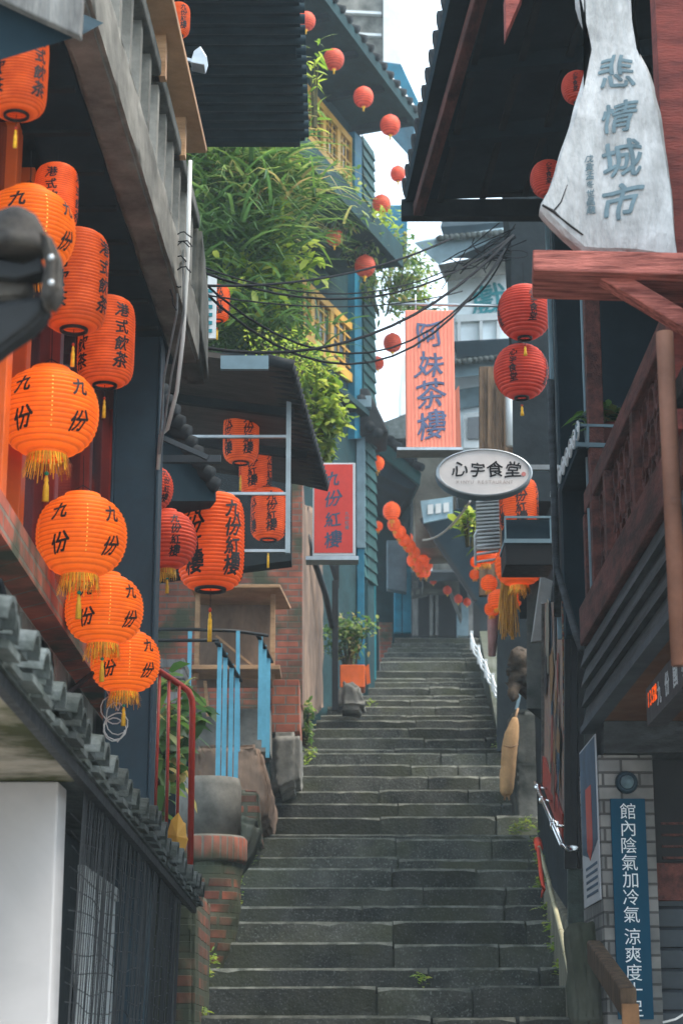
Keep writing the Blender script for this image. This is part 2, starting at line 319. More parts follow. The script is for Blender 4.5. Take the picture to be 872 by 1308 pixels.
def pieces(name, mb, m, parent, bev=0):               # every shape added to mb becomes a part of its own
    out = []; ch = mb.ch+[(len(mb.v), len(mb.f))]
    for (v0, f0), (v1, f1) in zip(ch, ch[1:]):
        q = MB(); q.v = mb.v[v0:v1]; q.f = [tuple(i-v0 for i in f) for f in mb.f[f0:f1]]; q.sm = mb.sm[f0:f1]; q.mi = mb.mi[f0:f1]; out.append(obj(name, q, m, parent, bev))
    return out
def roughen(me, bev, amp, cell):                      # chipped edges and an uneven face
    bm = bmesh.new(); bm.from_mesh(me)
    bmesh.ops.remove_doubles(bm, verts=bm.verts, dist=.0005)
    bmesh.ops.bevel(bm, geom=[e for e in bm.edges if len(e.link_faces) == 2 and e.calc_face_angle(0) > .6], offset=bev, segments=2, affect='EDGES', clamp_overlap=True)
    bmesh.ops.triangulate(bm, faces=bm.faces)
    for _ in range(7):
        es = [e for e in bm.edges if e.calc_length() > cell]
        if not es or len(bm.verts) > 9000: break
        bmesh.ops.subdivide_edges(bm, edges=es, cuts=1); bmesh.ops.triangulate(bm, faces=bm.faces)
    bm.normal_update()
    for v in bm.verts:
        p = v.co; q = noise.noise(p*5)*.6+noise.noise(p*14+V((3, 1, 2)))*.35+noise.noise(p*33)*.15; v.co = p+v.normal*amp*q
    bm.to_mesh(me); bm.free()
    for p in me.polygons: p.use_smooth = True
def obj(name, mb, m, parent=None, bev=0, center=None, rough=0, cell=.07):
    if parent is not None: o0 = ORG[parent.name]
    elif center is not None: o0 = V(center)
    else:
        xs = [p.x for p in mb.v]; ys = [p.y for p in mb.v]; zs = [p.z for p in mb.v]
        o0 = V(((min(xs)+max(xs))/2, (min(ys)+max(ys))/2, min(zs)))
    me = bpy.data.meshes.new(name); me.from_pydata([p-o0 for p in mb.v], [], mb.f); me.polygons.foreach_set('use_smooth', mb.sm)
    for q in (m if isinstance(m, (list, tuple)) else [m]): me.materials.append(MT[q] if isinstance(q, str) else q)
    if max(mb.mi, default=0): me.polygons.foreach_set('material_index', mb.mi)
    me.update()
    if rough: roughen(me, bev or .015, rough, cell); bev = 0
    o = bpy.data.objects.new(name, me); C.objects.link(o)
    ORG[o.name] = o0
    if parent is not None: o.parent = parent
    else: o.location = o0
    if bev:
        b = o.modifiers.new('edge', 'BEVEL'); b.width = bev; b.segments = 2; b.limit_method = 'ANGLE'; b.angle_limit = rad(40); b.harden_normals = False
    return o
def tag(o, label=None, cat=None, group=None, kind=None):
    if label: o['label'] = label
    if cat: o['category'] = cat
    if group: o['group'] = group
    if kind: o['kind'] = kind
    return o
def thing(name, label, cat, loc=(0, 0, 0), group=None):
    o = bpy.data.objects.new(name, None); C.objects.link(o); o.location = V(loc); ORG[o.name] = V(loc); o.empty_display_size = .1
    return tag(o, label, cat, group)
KIDS = {}
def dup(root, loc, scale=1, rotz=0, tilt=0, label=None, group=None):
    def cp(o, par):
        c = o.copy(); C.objects.link(c); ORG[c.name] = V(loc)
        if par: c.parent = par
        for ch in list(o.children): cp(ch, c)
        return c
    r = cp(root, None); r.location = V(loc); r.rotation_euler = (tilt, 0, rotz); r.scale = (scale,)*3
    return tag(r, label, None, group)

# ------------------------------------------------------------------ lettering
TX = {}
def glyph(ch, off=0.0):
    if (ch, off) in TX: return TX[(ch, off)]
    cu = bpy.data.curves.new('t', 'FONT'); cu.body = ch; cu.size = 1; cu.offset = off; cu.resolution_u = 4
    o = bpy.data.objects.new('t', cu); C.objects.link(o)
    me = bpy.data.meshes.new_from_object(o.evaluated_get(bpy.context.evaluated_depsgraph_get()))
    bm = bmesh.new(); bm.from_mesh(me)
    bmesh.ops.triangulate(bm, faces=bm.faces)
    for _ in range(3):
        es = [e for e in bm.edges if e.calc_length() > .2]
        if es: bmesh.ops.subdivide_edges(bm, edges=es, cuts=1); bmesh.ops.triangulate(bm, faces=bm.faces)
    vs_ = [(v.co.x, v.co.y) for v in bm.verts]; bm.verts.index_update(); fs = [tuple(v.index for v in f.verts) for f in bm.faces]
    bm.free(); bpy.data.objects.remove(o); bpy.data.curves.remove(cu); bpy.data.meshes.remove(me)
    x0, x1 = min(p[0] for p in vs_), max(p[0] for p in vs_); y0, y1 = min(p[1] for p in vs_), max(p[1] for p in vs_)
    k = max(x1-x0, y1-y0, .3) if ord(ch) > 0x2000 else .75
    vs_ = [((p[0]-(x0+x1)/2)/k, (p[1]-(y0+y1)/2)/k) for p in vs_]
    TX[(ch, off)] = (vs_, fs); return TX[(ch, off)]
def brush(p, seed):                                   # hand-written wobble
    x, y = p; return (x*(1+.12*math.sin(3*y+seed))+.05*math.sin(5*y+seed*2)+.08*y, y*(1+.1*math.sin(2.5*x+seed))+.05*math.sin(4*x+seed)-.06*x*x+.1*x)
def write(mb, chars, fn, size, step, off=.022, hand=False, horiz=False, aspect=1.0, flat=None):
    """chars laid out from the top down (or left to right); fn(x, y) maps the flat layout to space; layout is centred on 0,0"""
    n = len(chars)
    for i, ch in enumerate(chars):
        if ch == ' ': continue
        vs_, fs = glyph(ch)
        if hand: vs_ = [brush(p, i*1.7+ord(ch) % 7) for p in vs_]
        cx, cy = ((i-(n-1)/2)*step, 0) if horiz else (0, ((n-1)/2-i)*step)
        e = off*1.1; sh = [(0, 0)] if off < .008 else [(0, 0), (e, e*.6), (-e, -e*.6), (-e*.4, e), (e*.4, -e)]
        for j, (sx, sy) in enumerate(sh):             # a thicker stroke: the glyph laid a few times, each a hair behind the last
            pts = []
            for p in vs_:
                q = fn(cx+(p[0]+sx)*size*aspect, cy+(p[1]+sy)*size); pts.append(q)
            if flat: pts = [q+flat*(.0004*j) for q in pts]
            mb.add(pts, fs)
    return mb
# ================================================================== THE SETTING: ground, steps, landing
g = MB(); g.bb((-60, -40, -1.9), (60, 300, -1.62)); tag(obj('ground', g, 'earth'), kind='structure')
g = MB(); g.bb((-14, -30, -1.7), (14, 4.9, -1.612)); tag(obj('bounce_slab', g, mat('pale_bounce', (.42, .4, .37), .85, scale=1.5, bump=.3)), kind='structure')  # unseen pale slab added to bounce light up under eaves and balcony
EV = [1299,1261,1236,1205,1175,1157,1132,1109,1096,1071,1065,1043,1025,1010,992,978,962,957,943,929,920,913,903,893,887,878,871,866,857]
def gz(v): d = ray(436, v); return d.z/d.y
Y0 = [(.16+.175*i)/gz(v) for i, v in enumerate(EV)]
YS = [Y0[0]]+[(Y0[i-1]+Y0[i]+Y0[i+1])/3 for i in range(1, len(Y0)-1)]+[Y0[-1]]
ZS = [y*gz(v) for y, v in zip(YS, EV)]
def lerp(tab, x):
    for (a, p), (b, q) in zip(tab, tab[1:]):
        if a <= x <= b: return p+(q-p)*(x-a)/(b-a)
    return tab[0][1] if x < tab[0][0] else tab[-1][1]
LEFT = [(855, 481), (870, 470), (888, 462), (896, 436), (930, 408), (945, 393), (985, 378), (1010, 352), (1045, 336), (1110, 306), (1175, 276), (1240, 258), (1300, 240)]
RIGHT = [(855, 614), (870, 622), (890, 634), (935, 646), (1020, 664), (1050, 678), (1100, 692), (1160, 706), (1240, 722), (1300, 742)]
st = MB(); steps = []
for i, (v, y, z) in enumerate(zip(EV, YS, ZS)): steps.append((P(lerp(LEFT, v), v, y).x, P(lerp(RIGHT, v), v, y).x, y, z))
low = []
yy, zz = YS[0], ZS[0]
for i in range(9): yy -= .62; zz -= .18; low.append((-.82, 1.3, yy, zz))
steps = low[::-1]+steps
# the upper flight, narrower and darker
ty = steps[-1][2]; tz = steps[-1][3]
UP = [(845, 509, 614), (839, 511, 613.5), (833, 514, 613), (827, 518, 612), (821, 522, 611), (815, 526, 610)]
for k, (v, a, b) in enumerate(UP):
    z = tz+.15*(k+1); y = z/gz(v); steps.append((P(a, v, y).x-.15, P(b, v, y).x+.1, y, z))
R = random.Random(3)
for i, (xl, xr, y, z) in enumerate(steps):
    yb = steps[i+1][2]+.12 if i+1 < len(steps) else y+10
    hgt = .30 if i else .5
    n = 3 if xr-xl > 1.5 else 2
    cuts = sorted([xl-.12]+[xl+(xr-xl)*((j+R.uniform(.15, .85)*.75)/n+(.12 if i % 2 else 0)) for j in range(1, n)]+[xr+.1])
    for a, b in zip(cuts, cuts[1:]):
        if b-a < .05: continue
        gap = R.uniform(.003, .011); dz = R.uniform(-.012, .012); dy = R.uniform(-.015, .015); tl = R.uniform(-.003, .003)
        c = R.uniform(.010, .018); zt = z+dz
        ns = max(3, int((b-a)/.09)); vsx = []; x0, x1 = a+gap, b-gap
        # front edge chipped: rows front-bottom, front-top, chamfer-top, back-top, back-bottom
        for j in range(ns+1):
            x = x0+(x1-x0)*j/ns; q = noise.noise((x*3, y*3, z))*.45; q2 = noise.noise((x*13, y*5, z*2))
            e = c+max(0, q2)*.01+(R.uniform(0, .018) if R.random() < .06 else 0)+(.012 if j in (0, ns) else 0)
            t = tl*(j/ns-.5)*2
            vsx += [(x, y+dy+q*.008, zt-hgt), (x, y+dy+q*.012, zt-e+t), (x, y+dy+e+q*.01, zt+t+q2*.003), (x, yb, zt+t), (x, yb, zt-hgt)]
        fs = []; mi = []
        for j in range(ns):
            for k in range(5):
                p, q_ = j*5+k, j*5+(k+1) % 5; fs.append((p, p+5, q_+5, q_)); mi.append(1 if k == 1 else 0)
        fs += [(0, 1, 2, 3, 4), tuple(ns*5+k for k in (4, 3, 2, 1, 0))]
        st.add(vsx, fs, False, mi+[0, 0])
stairs = obj('stairs', st, ['stone', mat('worn_edge_highlight', (.22, .225, .19), .85, scale=9, bump=.5, col2=(.05, .055, .045), grime=.8)]); tag(stairs, kind='structure')  # worn edges, made paler still to put an edge highlight into the colour
fill = MB()                                            # mortar bed under the slabs and the ground rising either side
for i, (xl, xr, y, z) in enumerate(steps):
    yb = steps[i+1][2] if i+1 < len(steps) else y+12
    fill.bb((xl-.1, y+.05, -1.8), (xr+.08, yb+.05+.001*i, z-.035))
tag(obj('stair_bed', fill, 'concmoss'), kind='structure')
def ground_z(Y): return lerp([(s[2], s[3]) for s in steps], Y)
def step_left(Y): return lerp([(s[2], s[0]) for s in steps], Y)
def step_right(Y): return lerp([(s[2], s[1]) for s in steps], Y)

# ================================================================== LANTERN KINDS (unit diameter, origin at the middle)
PROF = {'round': (.84, .2, 2.3, 1.7), 'ball': (.98, .14, 2.0, 1.95), 'tall': (1.58, .22, 6.0, 2.1), 'barrel': (1.45, .24, 5.0, 2.0)}
def lrad(kind, z):
    h, re, p, q = PROF[kind]; t = min(1, abs(z)/(h/2)); return re+(.5-re)*max(0, 1-t**p)**(1/q)
def lantern(kind, m, label, group, chars='', cols=0, n=17, seg=40, cap='red', tsl=.45, csize=.2, cstep=.27, phase=0, stitch=False, small=False, asp=1.0, hand=True):
    h = PROF[kind][0]; re = PROF[kind][1]
    t = thing('lantern', label, 'lantern', (0, 0, 0), group)
    b = MB(); prof = []
    k = n*(2 if small else 4)
    for i in range(k+1):
        th = -1+2*i/k; z = h/2*th
        z = max(-h/2, min(h/2, z)); ph = (i*n/k) % 1
        prof.append((lrad(kind, z)-(.026*abs(math.sin(math.pi*i*n/k+math.pi/2))**1.0 if not small else .01*(i % 2)), z))
    b.lathe(prof, seg=seg, caps=False)
    if not small:                                      # slack, slightly dented silk
        so_ = (hash(m) % 97)*1.0 if False else n*3.1
        for i, p in enumerate(b.v): q = 1+.022*noise.noise(V((p.x*2.4+so_, p.y*2.4, p.z*1.7)))+.008*noise.noise(p*7); b.v[i] = V((p.x*q, p.y*q, p.z))
    sh = obj('shade', b, m, t)
    hh = .05 if cap == 'red' else .035
    for s_ in (1, -1):
        c = MB(); c.lathe([(re*.96, s_*(h/2-.012)), (re*1.0, s_*(h/2+.0)), (re*.98, s_*(h/2+hh)), (re*.8, s_*(h/2+hh+.004)), (re*.78, s_*(h/2-.01))][::s_], seg=max(10, seg//2), caps=False)
        if s_ > 0: c.lathe([(re*.8, h/2-.02), (re*.8, h/2-.004)], seg=12)
        obj('top_cap' if s_ > 0 else 'bottom_ring', c, 'black' if cap == 'black' else m, t)
    w_ = MB(); w_.tube([(0, 0, h/2), (.004, 0, h/2+.25), (-.004, .004, h/2+.5)], .006 if small else .005, 5)
    if not small: w_.tube([(-re*.9, 0, h/2+.04), (0, 0, h/2+.16), (re*.9, 0, h/2+.04)], .006, 5)
    obj('hanging_wire', w_, 'cable', t)
    if cap == 'red' and not small:                     # gold fringe skirt
        fr = MB(); R2 = random.Random(5)
        for i in range(96):
            a = 2*math.pi*(i+R2.random())/96; r1 = re*1.02; r2 = re*(1.0+R2.uniform(.05, .3)); L = R2.uniform(.1, .22); da = R2.uniform(-.05, .05); zb = -h/2-.03
            p = [(r1*math.cos(a-.035), r1*math.sin(a-.035), zb), (r1*math.cos(a+.035), r1*math.sin(a+.035), zb), (r2*math.cos(a+.02+da), r2*math.sin(a+.02+da), zb-L), (r2*math.cos(a-.02+da), r2*math.sin(a-.02+da), zb-L)]
            fr.add(p, [(0, 1, 2, 3)])
        obj('fringe', fr, 'goldsilk', t)
    if tsl:
        z0 = -h/2-.04; c1 = MB(); c1.tube([(0, 0, z0+.04), (.003, 0, z0-tsl*.4)], .005 if not small else .01, 5)
        if not small:
            ta = obj('tassel', c1, 'cable', t)
            kb = MB(); kb.lathe([(.002, z0-tsl*.32), (.024, z0-tsl*.36), (.024, z0-tsl*.4), (.002, z0-tsl*.44)], seg=8); obj('knot', kb, 'jade' if cap == 'red' else 'redsilk', ta)
            sk = MB(); zt = z0-tsl*.42
            sk.lathe([(.008, zt), (.02, zt-.03), (.026, zt-.06), (.018, zt-.07), (.03, zt-.12), (.034, zt-tsl*.6)], seg=9); obj('skirt', sk, 'goldsilk', ta)
        else:
            c1.lathe([(.09, z0+.04), (.1, z0-.03), (.04, z0-.1), (.05, z0-tsl*.6)], seg=8); obj('tassel', c1, 'goldsilk', t)
    if chars:
        le = MB()
        for j in range(cols):
            a0 = 2*math.pi*j/cols+phase
            def fn(x, y, a0=a0):
                z = max(-h/2+.01, min(h/2-.01, y)); r = lrad(kind, z)+.0035; a = a0+x/max(.3, r); p_ = V((r*math.sin(a), -r*math.cos(a), z)); q_ = 1+.022*noise.noise(V((p_.x*2.4+n*3.1, p_.y*2.4, p_.z*1.7)))+.008*noise.noise(p_*7); r *= q_; return (r*math.sin(a), -r*math.cos(a), z)
            write(le, chars, fn, csize, cstep, .026, hand, aspect=asp)
        obj('lettering', le, 'ink', t)
    if stitch:
        sm = MB()
        for j in range(cols):
            a0 = 2*math.pi*(j+.5)/cols+phase
            for q in range(12):
                z = h*.3-q*h*.6/11; zz_ = (z, z-.016); r = [lrad(kind, x)+.004 for x in zz_]
                sm.add([(r[0]*math.sin(a0-.014), -r[0]*math.cos(a0-.014), zz_[0]), (r[0]*math.sin(a0+.014), -r[0]*math.cos(a0+.014), zz_[0]), (r[1]*math.sin(a0+.014), -r[1]*math.cos(a0+.014), zz_[1]), (r[1]*math.sin(a0-.014), -r[1]*math.cos(a0-.014), zz_[1])], [(0, 1, 2, 3)])
        obj('gold_stitching', sm, 'stitch', t)
    return t
def hang(root, u, v, wpx, Y, label, group, rotz=0, first=[], tilt=0):
    p = P(u, v, Y); s_ = wpx/F*p.dot(V((0, cP, sP)))
    if root not in first:
        first.append(root); root.location = p; root.scale = (s_,)*3; root.rotation_euler = (tilt, 0, rotz); tag(root, label, None, group); return root
    return dup(root, p, s_, rotz, tilt, label, group)

GL = 'lit round lanterns on the left'
LR = lantern('round', 'lit', '', GL, '九份', 5, csize=.2, cstep=.36, stitch=True, phase=rad(-24))
hang(LR, 63, 528, 127, 6.2, 'largest lit round orange lantern reading 九份, uppermost of the near left string', GL)
hang(LR, 104, 685, 117, 6.7, 'lit round orange lantern directly below the largest one, short gold fringe at bottom', GL, rad(3))
hang(LR, 133, 779, 101, 7.1, 'third lit round lantern down, its fringe overlapping the lowest lantern of the string', GL, rad(4))
hang(LR, 160, 845, 90, 7.4, 'lowest lit round orange lantern, hanging just above the red railing', GL, rad(2))
hang(LR, 36, 296, 122, 5.6, 'bright round orange lantern partly hidden by the blurred spotlight at left edge', GL, rad(20))
GC = 'tall tea house lanterns under the balcony'
LT = lantern('tall', 'lit2t', '', GC, '港式飲茶', 4, n=30, seg=44, cap='black', csize=.27, cstep=.31, phase=rad(40), tsl=.55)
hang(LT, 136, 437, 73, 6.9, 'tall orange lantern reading 港式飲茶 in front of the navy steel post', GC)
hang(LT, 97, 359, 83, 6.15, 'tall orange lantern with a black bottom ring, middle one of three under balcony', GC, rad(28))
hang(LT, 72, 254, 56, 5.65, 'tall pale orange lantern, highest of three stepping down under balcony', GC, rad(-46))
hang(LT, 24, 92, 76, 4.7, 'orange lantern cut by the top left roof corner, black ring below', GC, rad(16))
GM = 'red house lanterns by the wooden hutch'
LM = lantern('barrel', 'lit2b', '', GM, '九份紅樓', 5, n=25, seg=44, cap='black', csize=.29, cstep=.29, phase=rad(-28), tsl=.75)
hang(LM, 270, 692, 85, 10.2, 'large barrel lantern with bold 九份紅樓 writing hanging in front of the wooden hutch', GM)
hang(LM, 308, 559, 46, 11.6, 'red barrel lantern behind the glass frame, upper of those inside', GM, rad(55))
hang(LM, 326, 602, 42, 12.2, 'red barrel lantern inside the glass frame, half hidden behind the upper one', GM, rad(20))
hang(LM, 343, 657, 46, 12.0, 'dim red barrel lantern lowest inside the glass frame, next to the brick wall', GM, rad(40))
hang(LM, 278, 388, 32, 11.5, 'narrow red lantern hanging behind the white plaque beside the balcony end', GM, rad(40))
hang(LM, 228, 26, 30, 8.6, 'red lantern peeping over the balcony handrail next to the floodlight', GM, rad(60))
hang(LM, 662, 647, 50, 12.5, 'red ribbed lantern half hidden behind the oval sign and the black lamp box', 'lanterns along the right house', rad(30))
GQ = 'red lanterns behind the navy post'
LQ = lantern('ball', 'dim', '', GQ, '九份紅樓', 4, n=15, seg=32, cap='red', csize=.17, cstep=.19, phase=rad(50), tsl=.4)
hang(LQ, 193, 624, 58, 9.1, 'small dark red round lantern half hidden by the right edge of navy post', GQ)
hang(LQ, 215, 690, 74, 9.5, 'dim red round lantern with gold fringe behind the large barrel lantern', GQ, rad(-30))
GR = 'dining hall lanterns on the right'
LB_ = lantern('ball', 'salm', '', GR, '心宇食堂', 4, n=17, seg=40, cap='black', csize=.14, cstep=.155, phase=rad(15), tsl=.3)
hang(LB_, 669, 399, 70, 10.6, 'salmon red ball lantern above another, directly below the red beam', GR)
hang(LB_, 665, 475, 70, 10.8, 'salmon red ball lantern below its twin, above the oval sign', GR, rad(-38))
hang(LB_, 700, 229, 48, 8.3, 'shaded red lantern peeping out beside the left edge of driftwood sign', GR, rad(70))
hang(LB_, 737, 112, 42, 7.1, 'shaded red lantern half hidden behind the top of the driftwood sign', GR, rad(60))
GE = 'small lanterns along the teal house eaves'
LS = lantern('ball', 'salms', '', GE, n=9, seg=20, cap='red', small=True, tsl=.4)
for u, v, wd, Y, lb in [(391, 27, 24, 17.5, 'small red lantern at the roof edge, leftmost and highest under the upper eave'), (426, 76, 27, 18.2, 'small red lantern under the upper eave with bamboo leaves beside it'), (464, 124, 26, 19, 'small red lantern in the middle of the upper eave row, dark soffit behind'), (498, 160, 26, 19.8, 'small red lantern at the right end of the upper eave row'), (508, 222, 20, 22, 'small red lantern half hidden by the right house eave'), (487, 261, 24, 21.4, 'small red lantern beside the teal wall under the far eave corner'), (427, 303, 22, 19.2, 'small red lantern hanging among the ferns of the planted ledge'), (466, 340, 27, 19.8, 'small red lantern with long tail under the planted ledge'), (478, 292, 11, 24, 'tiny red lantern at the end of the planted ledge'), (501, 438, 24, 22.5, 'small orange lantern just left of the salmon sign'), (482, 464, 17, 23, 'small red lantern behind the teal siding, lower left of salmon sign')]:
    hang(LS, u, v, wd, Y*1.16, lb, GE, random.uniform(-1, 1), tilt=rad(random.uniform(-4, 4)))
GS = 'cluster of lit lanterns in the alley'
LF = lantern('ball', 'lit2', '', GS, n=9, seg=20, cap='red', tsl=.35)
hang(LF, 482, 592, 18, 25.8, 'small orange lantern hanging under the green eave by teal post', GS)
hang(LF, 500, 653, 23, 27.0, 'small orange lantern at the upper end of the drooping lantern cluster', GS)
hang(LF, 483, 672, 12, 28.0, 'tiny orange lantern left of the drooping lantern cluster', GS)
for i, (u, v, wd) in enumerate([(503, 670, 17), (510, 680, 17), (516, 690, 16), (523, 698, 16), (529, 706, 15), (527, 716, 16), (534, 724, 15), (540, 717, 16), (545, 708, 15), (540, 698, 14), (546, 722, 13), (537, 731, 13), (520, 688, 15), (532, 712, 15), (543, 731, 13), (549, 700, 12)]):
    hang(LF, u, v, wd+.3, 27.3+.22*i, 'small orange lantern bunched in the drooping cluster above the far steps', GS, random.uniform(-2, 2), tilt=rad(random.uniform(-8, 8)))
GF = 'tiny red lanterns at the far end'
LD = lantern('ball', 'dim', '', GF, n=8, seg=16, cap='red', small=True, tsl=.3)
for u, v, wd, lb in [(571, 754, 11, 'tiny red lantern at the dark end of the alley, highest of its three'), (585, 765, 11, 'tiny red lantern at the dark end of the alley, between two others'), (596, 769, 10, 'tiny red lantern at the dark end of the alley, lowest of three'), (588, 666, 10, 'tiny red lantern under the far awning by green leaves'), (606, 757, 9, 'tiny red lantern at the far end nearest the white chain railing'), (553, 742, 9, 'tiny red lantern far left under the dark shop porch')]:
    hang(LD, u, v, wd, 33, lb, GF)
GK = 'orange lanterns below the louvre'
LK = lantern('round', 'lit2', '', GK, n=12, seg=28, cap='red', tsl=0)
for u, v, wd, lb, Y in [(624, 745, 22, 'orange lantern below the white louvre, upper left of its bunch', 17), (636, 766, 27, 'bright orange lantern below the white louvre beside the gold tassel', 16.4), (653, 766, 26, 'orange lantern behind the gold tassel', 16.8), (620, 708, 30, 'red lantern seen through the lower slats of the white louvre', 18.6), (662, 722, 62, 'wide red lantern under the black lamp box', 14.5), (608, 718, 16, 'small red lantern on the left edge of the white louvre', 19.5), (646, 712, 16, 'narrow orange lantern between white louvre and black lamp box', 16), (628, 778, 20, 'small orange lantern low on the left of the gold tassel', 17.4), (668, 760, 22, 'orange lantern half hidden right of the gold tassel', 17.2), (606, 734, 14, 'tiny orange lantern left of the bunch below the louvre', 20.5)]:
    hang(LK, u, v, wd, Y, lb, GK, random.uniform(-1, 1))
# ================================================================== LEFT: the low tiled house with white wall
XE = -.7; ZE = .79                                    # eave line along the alley
t = thing('low_tiled_house', 'low white walled house with grey tiled eave and black wire grille, bottom left', 'house', (-1.6, 7, -1.6))
b = MB(); b.bb((-4, 5.72, -1.7), (-.83, 5.9, .755)); obj('wall', b, 'white', t, bev=.006)
b = MB(); b.bb((-.9, 9.3, -1.7), (-.8, 9.46, .7)); b.bb((-4, 9.46, -1.7), (-.8, 9.6, .8)); obj('rear_wall', b, 'concmoss', t)
b = MB(); b.bb((-.98, 5.9, -1.7), (-.93, 9.3, .7)); obj('inner_wall', b, 'darkwood', t)
wf = MB()
for a, c, d in ((6.92, 6.98, 0), (8.42, 8.48, 0)): wf.bb((-.925, a, -1.6), (-.9, c, .62))
wf.bb((-.925, 6.98, .57), (-.9, 8.42, .62)); wob = obj('window', wf, 'alu', t)
pn = MB(); pn.bb((-.922, 6.985, -1.6), (-.912, 8.415, .568)); obj('pane', pn, mat('milky_pane', (.75, .8, .82), .5, .25, 1.5, 0), wob)
cl = MB(); cl.bb((-.925, 6.02, -1.6), (-.905, 6.3, -.02)); obj('panel', cl, 'conc', t)
b = MB(); b.bb((-4, 3.4, .757), (-.755, 5.74, .83)); obj('soffit', b, 'soffit', t)
b = MB(); b.bb((-.752, 3.4, .745), (-.728, 9.95, .775)); [setattr(p, 'z', p.z-.0165*(p.y-3.4)+.015) for p in b.v]; obj('eave_batten', b, 'black', t)
# grille of thin uprights and sagging cross wires, woven between y 5.74 and 9.35
R = random.Random(11); b = MB()
for i in range(118):
    y = 5.78+i*.0305; x = -.80+R.uniform(-.012, .012); b.tube([(x, y, -1.6), (x+R.uniform(-.012, .012), y+R.uniform(-.02, .02), -.3), (x+.04, y, .745-.0165*(y-5.0))], .0018, 4)
for k in range(40):
    z = -1.5+k*.056; y0, y1 = 5.78, 9.35; zz_ = []
    for j in range(15):
        q = (j % 3)/2; y = y0+(y1-y0)*j/14; zz_.append((-.795+R.uniform(-.006, .006), y, z-.012*math.sin(j*1.3+k)-R.uniform(0, .018)))
    b.tube(zz_, .002, 4)
b.tube([(-.79, 9.32, -1.6), (-.79, 9.3, .72)], .012, 6); obj('window_grille', b, 'mesh', t)
# tile courses: each round tile column runs up the roof; ends show along the eave
b = MB(); R = random.Random(4)
def halfround(mb, p0, p1, r, seg=8, th=.012):
    p0 = V(p0); p1 = V(p1); tdir = (p1-p0).normalized(); side = V((0, 1, 0)); up = side.cross(tdir); up = up if up.z > 0 else -up
    vs_ = []; 
    for p in (p0, p1):
        for rr in (r, r-th):
            vs_ += [p+side*rr*math.cos(math.pi*j/seg)+up*rr*math.sin(math.pi*j/seg) for j in range(seg+1)]
    n = seg+1; fs = []
    for j in range(seg):
        fs += [(j, j+1, 2*n+j+1, 2*n+j), (n+j+1, n+j, 3*n+j, 3*n+j+1), (j, n+j, n+j+1, j+1), (2*n+j+1, 3*n+j+1, 3*n+j, 2*n+j)]
    mb.add(vs_, fs, False)
for i in range(31):
    y = 3.4+i*.155+i*i*.0020+R.uniform(-.012, .012)
    r = .058+.014*i/32-R.uniform(0, .006); dz = R.uniform(-.008, .008); dx = R.uniform(-.02, .012)
    for c in range(2):
        o = c*.3; p0 = V((XE+.02-o+dx, y, ZE+.03+o*.12+dz+.008)); p1 = V((XE-o-.34, y, ZE+.03+(o+.34)*.12+dz)); halfround(b, p0, p1, r)
    b.prism([(XE-.006+dx, y+(r-.006)*math.cos(math.pi*j/10), ZE+.036+dz+(r-.006)*math.sin(math.pi*j/10)) for j in range(11)], (-.02, 0, 0))   # mortar plug
    b.prism([(XE+.008+dx, y+r*.8, ZE+.012), (XE+.008+dx, y+.2, ZE+.012), (XE-.6, y+.2, ZE+.08), (XE-.6, y+r*.8, ZE+.08)], (0, 0, -.018))
b.prism([(XE-.02, 3.4, ZE+.005), (XE-.45, 3.4, ZE+.06), (XE-.45, 3.4, ZE+.045), (XE-.02, 3.4, ZE-.012)], (0, 6.6, 0))
for p in b.v: p.z -= .0165*(p.y-3.4)-.015                # the old eave sags towards the far end
obj('tile_roof', b, 'tile', t)

# ================================================================== LEFT: the tea house behind the lanterns
t = thing('tea_house', 'old concrete tea house with brick ledge and orange window frames behind the lanterns', 'house', (-2, 7, -1.6))
b = MB(); b.bb((-4, 4.5, -1.5), (-1.13, 9.9, 1.5)); obj('wall', b, mat('pitted_render', (.52, .5, .46), .9, scale=4, bump=.8, col2=(.12, .115, .105), bscale=18), t)
b = MB(); b.bb((-1.25, 4.4, 1.5), (-1.03, 9.8, 1.63)); obj('brick_ledge', b, brick_mat('ledge_brick', (.62, .15, .09), (.45, .11, .07), (.3, .24, .2), bw=.2, bh=.06, ms=.008, moss=.1), t)
b = MB(); b.bb((-1.3, 4.5, 1.63), (-1.22, 9.8, 3.05)); obj('back_panel', b, 'darkred', t)
for y in (5.95, 6.3, 7.05, 8.0, 9.0):
    f_ = MB(); f_.bb((-1.17, y, 1.63), (-1.08, y+.09, 3.0)); obj('window_frame', f_, 'orangeframe' if y < 6.4 else 'redpaint', t, bev=.005)  # lantern glow put into the colour of the nearest frames; the rest plain red
for a, c in ((4.6, 5.95), (6.39, 7.05), (7.14, 8.0), (8.09, 9.0)):
    p_ = MB(); p_.bb((-1.13, a, 1.7), (-1.12, c, 2.98)); obj('pane', p_, 'rglass', t)
b = MB(); b.bb((-1.2, 4.5, 3.0), (-1.05, 9.8, 3.1)); obj('lintel', b, 'darkred', t)
b = MB()
for i in range(7): b.bb((-1.115+.01*(i % 2), 6.6+.42*i, 1.35-.02*(i % 3)), (-1.105, 6.92+.42*i, 1.46))
obj('vent_strip', b, 'conc', t)

